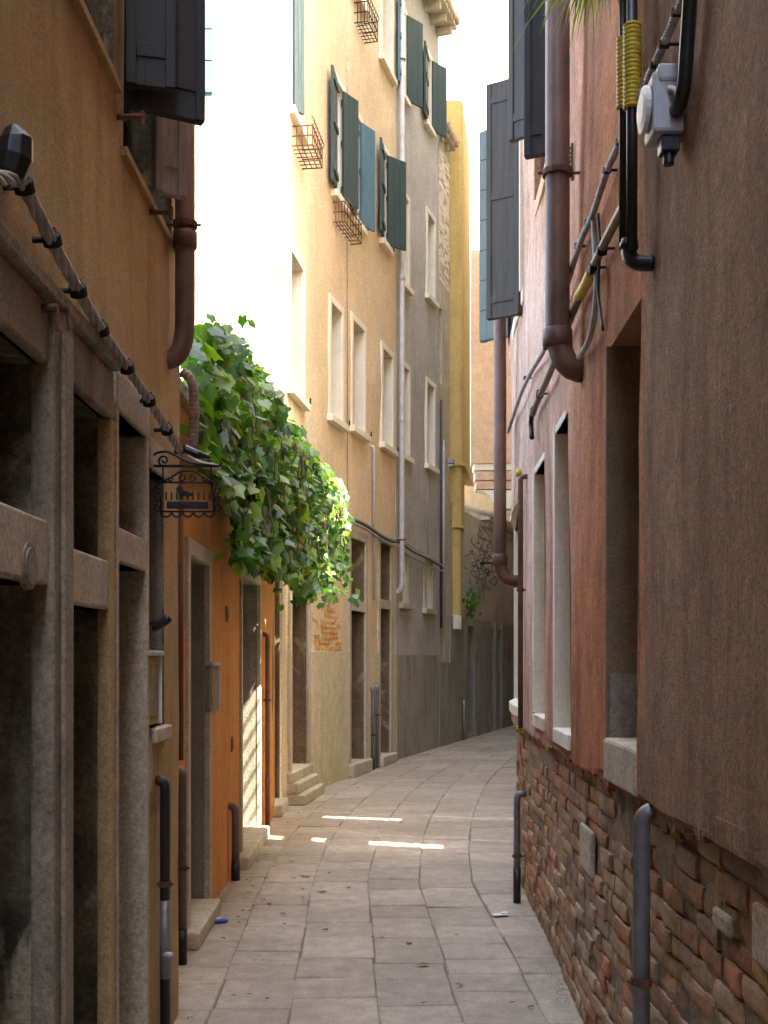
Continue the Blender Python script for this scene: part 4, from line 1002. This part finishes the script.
vpipe('standpipe', 'taupe drain standpipe in front of the first doorstep, beyond the black one', 'drain pipe', LB, 182, 765, 1000, 4.6, M['pipe_taupe'], off=.045, elbow='top', low=930, group=GD, bands=(868,), toground=True)
vpipe('standpipe', 'short taupe drain standpipe between the two doorsteps of the orange wall', 'drain pipe', LB, 235.5, 802, 893, 4.0, M['pipe_taupe'], off=.045, elbow='top', low=862, group=GD, toground=True)
vpipe('standpipe', 'tall thin rusty drain standpipe by the cream pier', 'drain pipe', LB, 267.5, 632, 834, 2.3, M['pipe_rust'], off=.04, elbow='top', group=GD, joints=(782,), bands=(700,), toground=True)
vpipe('standpipe', 'left one of the pair of grey standpipes between two tall doorways', 'drain pipe', LC, 373, 686, 770, 1.9, M['pipe_grey'], off=.05, elbow='top', group=GD, bands=(735,), low=758, toground=True)
vpipe('standpipe', 'right one of the pair of grey standpipes between two tall doorways', 'drain pipe', LC, 377.5, 684, 770, 1.9, M['pipe_grey'], off=.05, elbow='top', group=GD, bands=(715,), toground=True)
vpipe('wall_pipe', 'thin brown pipe running down the orange wall left of the first doorway', 'pipe', LB, 181, 470, 760, 2.6, M['pipe_rust'], off=.03)
vpipe('drainpipe', 'long pale drainpipe down the joint of the peach and the taupe house', 'drainpipe', LD, 397.5, -60, 588, 2.7, M['pipe_light'], off=.10, endwall=True, joints=(185,278,420), bands=(60,540))
vpipe('wall_pipe', 'thin taupe pipe from under the windows down to the doorways of the peach house', 'pipe', LC, 374, 445, 600, 1.5, M['pipe_light'], off=.04, elbow='top')
vpipe('wall_pipe', 'left dark thin pipe on the narrow pale house front', 'pipe', LE, 440, 400, 628, 1.2, M['cable_dark'], off=.05)
vpipe('wall_pipe', 'right pale thin pipe on the narrow pale house front', 'pipe', LE, 443.5, 440, 628, 1.3, M['pipe_light'], off=.05)
vpipe('wall_pipe', 'grey standpipe at the foot of the faded pink house', 'pipe', LF, 464, 700, 742, 1.2, M['pipe_grey'], off=.05, toground=True)
def ribbed(mb, pts, r, pitch=.012, n=12):
    pts = smoothpath(pts, 10); out = []; rr = []; L = 0
    dense = []
    for a, b in zip(pts[:-1], pts[1:]):
        k = max(1, int((b-a).length/(pitch/4)))
        for i in range(k): dense.append((a.lerp(b, i/k), L+(b-a).length*i/k))
        L += (b-a).length
    for p, l in dense: out.append(p); rr.append(r*(1+.10*math.sin(2*math.pi*l/pitch)))
    mb.tube(out, rr, n)
m = MB(); ribbed(m, [at(182,372,5.6), at(191,380,5.6), at(194,400,5.6), at(193,440,5.6), at(187,462,5.6)], .024, .022); tag(m.build('corrugated_hose', M['flex'], smooth=True), 'ribbed grey conduit hose below the brown downpipe', 'hose')
# twisted cable on the left
tc_ = empty('cable_bundle', tuple(LA.W(60,250,.05)), 'thick twisted grey cable bundle clamped along the near left house', 'cable')
pl = [LA.W(a,b,.055) for a,b in ((-30,176),(0,178),(20,182),(35,208),(50,238),(78,290),(100,328),(125,364),(150,402),(170,434))]+[at(184,456,5.05), at(200,464,5.4), at(217,468,5.7)]
pl = smoothpath(pl, 5); m = MB(); rope(m, pl, .017, 4, .30, 7, .014, .52); m.build('cable', M['cable'], tc_, smooth=True)
for a, b in ((24,187),(52,240),(78,291),(101,330),(127,368),(149,401),(167,430)):
    p = LA.W(a, b, .055); k = MB(); k.tube([p+Vector((0,-.010,.012)), p+Vector((0,.010,-.010))], .026, 10); k.tube([p, p-Vector((.06,0,.0))], .009, 6); k.box(p+Vector((.004,.0,.026)), (.014,.02,.012)); k.build('clamp', M['iron'], tc_, bevel=.002)
p = LA.W(14, 158, .055); m = MB(); m.tube([p+Vector((-.03,0,-.06)), p+Vector((-.01,0,-.035)), p+Vector((0,0,0)), p+Vector((.004,0,.04)), p+Vector((-.01,0,.062)), p+Vector((-.02,0,.068))], [.022,.040,.046,.042,.026,.008], 9)
m.build('taped_joint', M['rubber'], tc_, smooth=False, bevel=.004)
m = MB(); q = at(186,452,4.95); m.tube([q+Vector((-.05,0,.0)), q+Vector((0,0,.012)), q+Vector((.05,0,-.01)), q+Vector((.10,.02,-.02))], [.012,.020,.018,.008], 8); m.build('junction', M['rubber'], tc_, bevel=.003)
# cable run on the peach / taupe houses
cb = empty('cable_run', tuple(LC.W(370,528,.05)), 'sagging bundle of thin grey cables above the doorways of the peach and taupe houses', 'cable')
for dy, mt, r in ((0,'cable_dark',.018),(6,'cable',.014),(-4,'pipe_light',.010)):
    pts = [LC.W(a,b+dy*.6,.06) for a,b in ((346,520),(356,521),(368,527),(381,536),(391,541))]+[LD.W(a,b+dy,.06) for a,b in ((401,543),(412,551),(424,557),(434,562))]+[LE.W(443,568+dy*.5,.07)]
    m = MB(); m.tube(smoothpath(pts,5), r, 6); m.build('cable', M[mt], cb, smooth=True)
for i, (a, y0, y1, lab) in enumerate(((347.5,-40,520,'hair thin wire straight down the peach house between the second and third windows'),(428,462,560,'hair thin wire below the last window of the taupe house'))):
    ln = LC if a < 396 else LD; m = MB(); m.tube([ln.W(a,y0,.012), ln.W(a,y1,.012)], .008, 5); tag(m.build('wire', M['cable'], smooth=True), lab, 'wire')
t = empty('wall_lamp', tuple(LE.W(444,462,.1)), 'small grey lamp box at the corner of the yellow house', 'lamp')
p = at(447,462,21.9); m = MB(); m.box(p, (.28,.2,.10)); m.build('housing', M['pipe_grey'], t, bevel=.02); m = MB(); m.box(p-Vector((0,0,.07)), (.22,.15,.04)); m.build('diffuser', M['white_plastic'], t, bevel=.01)
# wire flower baskets
def basket(ln, s0, s1, z, out, h, label, mt='rust'):
    t = empty('flower_basket', tuple(ln.P((s0+s1)/2,0,z)), label, 'flower basket', 'wire flower baskets under windows'); m = MB()
    for zz in (z, z+h*.5, z+h):
        m.tube([ln.P(s0,0,zz), ln.P(s0,out,zz), ln.P(s1,out,zz), ln.P(s1,0,zz)], .009, 5)
    n = 6
    for i in range(n+1):
        s_ = s0+(s1-s0)*i/n; m.tube([ln.P(s_,0,z), ln.P(s_,out,z), ln.P(s_,out,z+h)], .007, 5)
    for i in range(1,4): m.tube([ln.P(s0,out*i/4,z+h), ln.P(s0,out*i/4,z)], .006, 5); m.tube([ln.P(s0,out*i/4,z), ln.P(s1,out*i/4,z)], .006, 5)
    m.build('wire_frame', M[mt], t); m = MB()
    for i in range(n+1):
        s_ = s0+(s1-s0)*i/n; a = [ln.P(s_,out+.05*math.sin(k*.9)*.5,z+h+.025*k) for k in range(6)]; a[-1] = a[-1]+Vector((.03,0,-.02)); m.tube(a, .006, 5)
    m.build('scroll', M[mt], t)
basket(LC, LC.S(291.5), LC.S(302), 7.35, .24, .22, 'rusty wire flower basket under the nearest upper window of the peach house')
basket(LC, LC.S(333), LC.S(350), 7.30, .16, .26, 'rusty wire flower basket under the green and teal shutters')
basket(LC, LC.S(354), LC.S(364), 10.45, .20, .28, 'dark wire flower basket under the topmost window at the picture edge', 'iron')
# shutter stays by the left windows
for o in row1+row2[1:]:
    p = LC.P(o[1]+.16, 0, o[2]+.02); m = MB(); m.tube([p, p+Vector((.07,-.02,0))], .010, 5); m.box(p+Vector((.07,-.02,.02)), (.02,.02,.07)); m.build('shutter_catch', M['iron'], hc)
# wrought iron sign
sg = empty('hanging_sign', tuple(at(150,466,4.57)), 'black wrought iron hanging sign with scrollwork and a small animal figure', 'sign')
YS = 4.57; A_ = lambda x, y, d=0: at(x, y, YS+d)
def sc_(cx, cy, r0, r1, a0, a1, n=26): return [A_(cx+(r0+(r1-r0)*i/n)*math.cos(R(a0+(a1-a0)*i/n)), cy+(r0+(r1-r0)*i/n)*math.sin(R(a0+(a1-a0)*i/n))) for i in range(n+1)]
m = MB(); m.tube([A_(150,466), A_(219,466)], .0055, 6); m.box(A_(150.5,458), (.012,.03,.11)); m.tube([A_(219,466), A_(222,463), A_(220,461)], .005, 6)
m.tube(smoothpath([A_(151,458), A_(157,453), A_(168,452), A_(180,458), A_(193,463), A_(219,466)],5), .005, 6); m.build('bracket', M['iron'], sg, smooth=True)
m = MB(); m.tube(sc_(164,460.5,6,1,90,560), .0045, 6); m.build('scroll', M['iron'], sg, smooth=True)
m = MB()
for x in (163, 211): m.tube([A_(x,466), A_(x,482)], .003, 5)
m.build('hanger', M['iron'], sg)
m = MB(); m.tube([A_(161,482.5), A_(214,482.5)], .0042, 6); m.tube([A_(161,511.5), A_(214,511.5)], .0042, 6)
for x in (161, 214): m.tube([A_(x,482.5), A_(x,511.5)], .0042, 6)
m.tube(smoothpath([A_(163,482), A_(172,477), A_(180,472), A_(187.5,471), A_(195,472), A_(203,477), A_(212,482)],5), .0045, 6)
m.build('frame', M['iron'], sg, smooth=True)
m = MB()
for cx, a0, a1 in ((181.5,-90,300),(193.5,270,-120)): m.tube(sc_(cx,478,4,1,a0,a1), .0035, 5)
for cx, a0, a1 in ((170,-60,300),(205,240,-120)): m.tube(sc_(cx,479,3,.8,a0,a1), .003, 5)
for k in range(5): m.tube(sc_(166+k*10.8,512,5.2,4.6,8,172,12), .004, 5)
for x, sgn in ((160,-1),(215,1)):
    for yy in (490,499,508): m.tube(sc_(x+sgn*2,yy,4,1.2,-90 if sgn > 0 else 270,(-90+400) if sgn > 0 else (270-400),16), .0038, 5)
m.build('scrollwork', M['iron'], sg, smooth=True)
m = MB(); m.box(A_(187.5,505), (.165,.008,.030)); m.build('name_plate', M['iron'], sg, bevel=.003)
m = MB()
for k in range(9): x = 166+k*5.4; m.tube([A_(x,500), A_(x,493), A_(x,492)], [.0035,.0035,.001], 5)
m.build('picket', M['iron'], sg)
fig = [(176,489),(178,486),(181,486.5),(183,490),(187,491.5),(191,493),(194,492),(192,496),(189,496.5),(188,499),(186,496.5),(182,496),(181,499.5),(179.5,499.5),(179,494),(176.5,491)]
m = MB(); n = len(fig); m.v = [tuple(A_(a,b,-.005)) for a,b in fig]+[tuple(A_(a,b,.005)) for a,b in fig]; m.f = [tuple(range(n)), tuple(reversed(range(n,2*n)))]+[(i,(i+1)%n,n+(i+1)%n,n+i) for i in range(n)]; m.m = [0]*len(m.f)
m.build('animal_figure', M['iron'], sg)
# small black spotlight
t = empty('spotlight', tuple(LA.W(149,625,.01)), 'small black spotlight tilted on the near left wall above the letter box', 'spotlight')
p = LA.W(149,624,.0); m = MB(); m.tube([p, p+Vector((.035,0,.01))], .007, 6); m.build('arm', M['pipe_black'], t)
m = MB(); a = p+Vector((.015,0,-.022)); d = Vector((.055,.0,.040)); m.tube([a, a+d*.3, a+d, a+d*1.25], [.010,.017,.020,.016], 12); m.build('housing', M['pipe_black'], t, smooth=True)
# rusty wall ring on shop front
for (a,b) in ((50,308),(62,308)):
    p = LA.W(a,b,.05); m = MB(); m.tube([p-Vector((.02,0,0)), p+Vector((.02,0,0))], .012, 8); m.tube([p+Vector((.015,0,.0)), p+Vector((.02,0,-.06))], .006, 6); tag(m.build('wall_hook', M['rust']), 'rusty hook on the stone lintel, '+('left' if a == 50 else 'right')+' one of the two', 'hook')

# ============================================================ RIGHT: pipes, cables, boxes
vpipe('drainpipe', 'big brown downpipe on the right wall bending into it above the second window', 'drainpipe', RA, 557.5, -200, 352, 12.3, M['pipe_brown'], off=.10, endwall=True, joints=(338,), bands=(173,))
vpipe('drainpipe', 'brown downpipe at the bend of the right wall ending in an elbow', 'drainpipe', RA, 500, 250, 572, 6.3, M['pipe_brown'], off=.115, endwall=True, joints=(560,))
capt = vpipe('wall_pipe', 'thin black pipe with yellow ends between the far windows of the right wall', 'pipe', RA, 520.5, 474, 728, 2.6, M['pipe_brown'], off=.04, elbow='top', bands=(590,))
for yy in (473, 729): 
    p = RA.W(519, yy, .045); m = MB(); m.tube([p-Vector((0,0,.022)), p+Vector((0,0,.022))], .020, 10); m.build('cap', M['yellow_plastic'], capt, smooth=True)
vpipe('standpipe', 'blue grey drain standpipe against the near right brickwork', 'drain pipe', RA, 641.5, 802, 1100, 8.6, M['pipe_grey'], off=.03, elbow='top', bands=(981,), group='drain standpipes on the right brick base', toground=True)
vpipe('standpipe', 'thin grey drain standpipe at the far end of the right brickwork', 'drain pipe', RA, 517, 790, 920, 3.4, M['pipe_grey'], off=.03, elbow='top', bands=(856,), low=868, group='drain standpipes on the right brick base', toground=True)
# twin black pipe with yellow sleeves
tw = empty('conduit', tuple(RA.W(628,262,.06)), 'twin black conduit with yellow ribbed sleeves ending in an elbow, near right wall', 'pipe')
for k, (px0, r) in enumerate(((623,.013),(632,.017))):
    s_ = RA.S(px0,.06); p = RA.P(s_,.06); z1 = EYE-(-60-HY)*p.y/F; z0 = EYE-(250-HY)*p.y/F
    m = MB(); m.tube([Vector((p.x,p.y,z0)), Vector((p.x,p.y,z1))], r, 12); m.build('pipe', M['pipe_black'], tw, smooth=True)
    zt, zb = EYE-((24 if k else 38)-HY)*p.y/F, EYE-(109-HY)*p.y/F
    m = MB(); ribbed(m, [Vector((p.x,p.y-.004,zb)), Vector((p.x,p.y-.004,(zb+zt)/2)), Vector((p.x,p.y-.004,zt))], r*1.35+.004, .013, 14); m.build('yellow_sleeve', M['yellow_plastic'], tw, smooth=True)
p = RA.P(RA.S(629,.06),.06); z0 = EYE-(252-HY)*p.y/F
m = MB(); m.tube([Vector((p.x,p.y,z0+.04))]+arc(Vector((p.x,p.y,z0)), Vector((p.x,p.y-.02,z0-.055)), Vector((p.x+.075,p.y-.05,z0-.05)),7), .024, 14); m.build('elbow', M['pipe_black'], tw, smooth=True)
m = MB(); m.tube([Vector((p.x,p.y,z0+.01)), Vector((p.x,p.y,z0+.03))], .029, 14); m.build('collar', M['pipe_black'], tw, smooth=True)
# ropes of cable
rc = empty('cable_bundle', tuple(RA.W(600,190,.05)), 'dark twisted cable with spacers climbing diagonally across the right wall', 'cable')
pr_ = [RA.W(a,b,.04) for a,b in ((700,-50),(682,0),(668,34),(652,70),(636,108),(620,142),(608,168),(600,192),(592,216),(580,243),(566,288),(556,318),(544,350),(530,374),(520,396),(508,432))]
pr_ = smoothpath(pr_, 5); m = MB(); rope(m, pr_, .011, 3, .05, 6, .007, .66); m.build('cable', M['cable'], rc, smooth=True)
for a, b in ((677,12),(664,44),(655,64),(646,84),(620,142),(607,170),(588,222),(578,246),(546,347),(526,378)):
    p = RA.W(a,b,.04); k = MB(); k.tube([p+Vector((0,-.006,.010)), p+Vector((0,.006,-.010))], .016, 8); k.tube([p, p+Vector((.05,0,0))], .006, 5); k.build('clamp', M['iron'], rc, bevel=.002)
rg = empty('conduit', tuple(RA.W(596,260,.05)), 'beige conduit slanting down behind the big brown downpipe', 'pipe')
m = MB(); m.tube(smoothpath([RA.W(a,b,.04) for a,b in ((624,206),(620,213),(608,236),(596,261),(584,286),(568,325),(552,368),(538,400),(533,414))],4), .0165, 10); m.build('pipe', M['pipe_taupe'], rg, smooth=True)
m = MB(); m.tube(smoothpath([RA.W(a,b,.04) for a,b in ((592,270),(586,284),(578,298))],3), .021, 10); m.build('yellow_sleeve', M['yellow_plastic'], rg, smooth=True)
m = MB(); m.tube(smoothpath([RA.W(a,b,.045) for a,b in ((533,408),(531,422),(532,438))],3), .014, 8); m.build('end_hook', M['iron'], rg, smooth=True)
for a,b in ((602,249),(594,268),(540,394)):
    p = RA.W(a,b,.04); k = MB(); k.tube([p+Vector((0,-.012,.012)), p+Vector((0,.012,-.012))], .021, 10); k.tube([p, p+Vector((.05,-.01,0))], .006, 5); k.build('clamp', M['iron'], rg)
m = MB(); m.tube(smoothpath([RA.W(a,b,.03) for a,b in ((594,214),(595,244),(597,280),(594,318),(588,342),(579,357))],5), .012, 8); tag(m.build('hose', M['cable'], smooth=True), 'slack grey hose dangling from the twisted cable on the right wall', 'hose')
m = MB(); m.tube(smoothpath([RA.W(a,b,.03) for a,b in ((598,214),(600,250),(598,290),(603,330))],5), .006, 6); tag(m.build('wire', M['cable_dark'], smooth=True), 'thin dark wire beside the slack hose on the right wall', 'wire')
m = MB(); m.tube(smoothpath([RA.W(a,b,.03) for a,b in ((694,-60),(690,0),(687,45),(684,85),(678,108),(670,112),(664,104),(662,92))],5), .019, 10); tag(m.build('conduit', M['pipe_black'], smooth=True), 'black flexible conduit dropping into the grey junction box', 'pipe')
# junction box
p = RA.W(664, 110, .05); jb = empty('junction_box', tuple(p), 'grey plastic junction box with a white lid on the near right wall', 'junction box')
m = MB(); m.box(p, (.085,.11,.165)); m.box(p+Vector((.0,0,.075)), (.06,.125,.05)); m.build('case', M['grey_plastic'], jb, bevel=.010)
m = MB(); q = p+Vector((-.048,0,.0)); m.tube([q, q+Vector((-.012,0,0)), q+Vector((-.018,0,0))], [.062,.060,.04], 20); m.build('lid', M['white_plastic'], jb, smooth=False)
m = MB(); m.box(p+Vector((.01,-.01,-.10)), (.05,.05,.05)); m.tube([p+Vector((.01,-.01,-.12)), p+Vector((.01,-.01,-.155))], .016, 10); m.build('gland', M['pipe_black'], jb, bevel=.004)
m = MB(); m.tube(smoothpath([p+Vector((.0,-.058,.03)), p+Vector((.01,-.085,.01)), p+Vector((.03,-.075,-.03)), p+Vector((.04,-.04,-.02))],4), .008, 6); m.build('lead', M['white_plastic'], jb, smooth=True)
# wall anchor plate
p = RA.W(572,162,.01); m = MB(); m.box(p, (.012,.02,.16)); 
for k in range(7): m.box(p+Vector((-.008,0,-.06+k*.02)), (.008,.022,.008))
tag(m.build('anchor_plate', M['pipe_rust'], bevel=.002), 'slim ribbed anchor plate right of the big brown downpipe', 'anchor')
p = RA.W(520,304,.012); m = MB(); m.box(p, (.02,.08,.14)); tag(m.build('vent_grille', M['rust'], bevel=.004), 'small dark vent below the brown shutter on the right wall', 'vent')
# hanging plant and its box
hpnt = empty('hanging_plant', tuple(RA.W(600,-30,.15)), 'green strap leaved plant hanging over the top of the right wall', 'plant'); rnd = random.Random(4); m = MB()
c0 = RA.W(598,-30,.12)
for k in range(110):
    a = c0+Vector((rnd.uniform(-.03,.03), rnd.uniform(-.10,.10), rnd.uniform(-.01,.02))); d = Vector((rnd.gauss(-.05,.07), rnd.gauss(-.02,.07), 0)); L = rnd.uniform(.10,.24); w_ = rnd.uniform(.006,.012); pts = []
    for i in range(6): t = i/5; pts.append(a+d*t*1.3+Vector((0,0,.03*math.sin(t*3)-L*t*t)))
    sd = Vector((rnd.uniform(-1,1), rnd.uniform(-1,1), 0)).normalized()
    for i in range(5):
        w0, w1 = w_*(1-i/5.2), w_*(1-(i+1)/5.2); m.quad([pts[i]-sd*w0, pts[i]+sd*w0, pts[i+1]+sd*w1, pts[i+1]-sd*w1])
m.build('leaves', M['drygrass'], hpnt)
m = MB(); m.box(c0+Vector((.03,0,.12)), (.14,.36,.14)); m.build('planter', M['tile'], hpnt, bevel=.01)
m = MB(); m.tube([RA.W(534,712,.02), RA.W(534,712,.16)], .009, 8); tag(m.build('pipe_stub', M['white_plastic'], smooth=True), 'short white pipe stub under the far right window', 'pipe')
# ============================================================ far bits
m = MB(); m.tube([at(472,563,24.5), at(494,563,24.8)], .025, 6); tag(m.build('iron_bar', M['iron']), 'dark iron bar spanning the far alley beneath the corbels', 'bar')
dv = empty('dry_vine', tuple(LF.W(484,570,.1)), 'bare brown creeper on the faded pink house past the yellow bay', 'vine'); rnd = random.Random(8); m = MB()
for k in range(34):
    p = LF.W(rnd.uniform(470,490), rnd.uniform(535,598), .08); pts = [p]
    for i in range(4): pts.append(pts[-1]+Vector((rnd.gauss(0,.10), rnd.gauss(0,.12), rnd.gauss(.0,.12))))
    m.tube(smoothpath(pts,3), .010, 4)
m.build('stem', M['bark'], dv)
lf2 = MB()
for k in range(60): leaf_blade(lf2, LF.W(rnd.gauss(473,2.5), rnd.gauss(602,6), .12)+Vector((rnd.gauss(0,.08),0,0)), Vector((rnd.gauss(0,1),-1,rnd.gauss(.4,1))), Vector((0,0,1)), .09, rnd)
lf2.build('foliage', M['leaf'], dv)
# ============================================================ litter
def ground_at(px, py): Y = F*EYE/(py-HY); return Vector(((px-CX)*Y/F, Y, .006))
p = ground_at(221,923); t = empty('cigarette_packet', tuple(p), 'crumpled blue and white packet dropped beside the first doorstep', 'litter')
m = MB(); m.box(p+Vector((0,0,.008)), (.075,.05,.014), .4); m.build('packet', M['blue'], t, bevel=.003); m = MB(); m.box(p+Vector((-.02,.02,.012)), (.03,.03,.018), .4); m.build('flap', M['white_plastic'], t, bevel=.002)
rnd = random.Random(2)
def litter_leaf(px, py, sz, mat, label, grp):
    p = ground_at(px, py); m = MB(); n = 9; k = 0; an = rnd.uniform(0,6)
    m.v = [tuple(p+Vector((0,0,.006)))]+[tuple(p+Vector((math.cos(an+2*math.pi*i/n)*sz*(1 if i%2 else .55), math.sin(an+2*math.pi*i/n)*sz*.6*(1 if i%2 else .7), rnd.uniform(.001,.012)))) for i in range(n)]
    m.f = [(0,1+i,1+(i+1)%n) for i in range(n)]; m.m = [0]*n
    tag(m.build('fallen_leaf', mat), label, 'leaf', grp)
M['deadleaf'] = paint('dead_leaf', (.16,.08,.03), .8)
for i in range(60):
    if rnd.random() < .6:
        py = rnd.uniform(792,960); Y = F*EYE/(py-HY); px = CX+F*(-1.0+abs(rnd.gauss(0,.16)))/Y
    else: py = rnd.uniform(770,1010); Y = F*EYE/(py-HY); px = CX+F*rnd.uniform(-.8,.75)/Y
    litter_leaf(px, py, rnd.uniform(.010,.028), M['deadleaf'], 'dry brown leaf scrap lying on the paving', 'dry leaves on the paving')
for a,b,l_ in ((232,868,'at the foot of the short taupe standpipe'),(305,878,'on the left part of the paving, farther of two close together'),(322,893,'on the left part of the paving, nearer of two close together'),(275,838,'beside the doorstep with the slatted sunlight'),(423,966,'in the middle of the nearest paving')): litter_leaf(a,b,.045, M['deadleaf'], 'larger curled dry leaf '+l_, 'larger dry leaves on the paving')
p = ground_at(500,916); m = MB(); m.box(p+Vector((0,0,.004)), (.09,.06,.006), .3); m.box(p+Vector((.03,.02,.010)), (.05,.04,.008), .9); tag(m.build('paper_scrap', M['white_plastic'], bevel=.002), 'pale scrap of paper on the paving by the right brick wall', 'litter')

# ============================================================ grit along the wall feet
rnd = random.Random(31); m = MB()
def clod(p, r):
    k = len(m.v); n = 5; a0 = rnd.uniform(0,6)
    m.v += [tuple(p+Vector((math.cos(a0+2*math.pi*i/n)*r*rnd.uniform(.7,1.2), math.sin(a0+2*math.pi*i/n)*r*rnd.uniform(.7,1.2), -.004))) for i in range(n)]+[tuple(p+Vector((0,0,r*.55)))]
    for i in range(n): m.f.append((k+i, k+(i+1)%n, k+n)); m.m.append(0)
for i in range(5200):
    side = rnd.random(); Y = 3+abs(rnd.gauss(0,1))*9
    if Y > 24: continue
    if side < .42 and Y > 5.2 and Y < 12.3: q = LB.P(LB.SY(Y), .01+abs(rnd.gauss(0,.035)))
    elif side < .42: 
        if Y < 5.2: q = LA.P(LA.SY(Y), .05+abs(rnd.gauss(0,.03)))
        elif Y < 18: q = LC.P(LC.SY(Y), .03+abs(rnd.gauss(0,.04)))
        else: continue
    elif side < .85:
        if Y > 9.3: continue
        q = RA.P(RA.SY(Y), -.03+abs(rnd.gauss(0,.035)))
    else: q = Vector((rnd.uniform(-.9,.85), Y, 0)); 
    clod(Vector((q.x, q.y, 0)), rnd.uniform(.0012,.0042))
tag(m.build('grit', M['grit']), 'fine grit and crumbs of plaster gathered along the wall feet', 'grit', None, 'stuff')
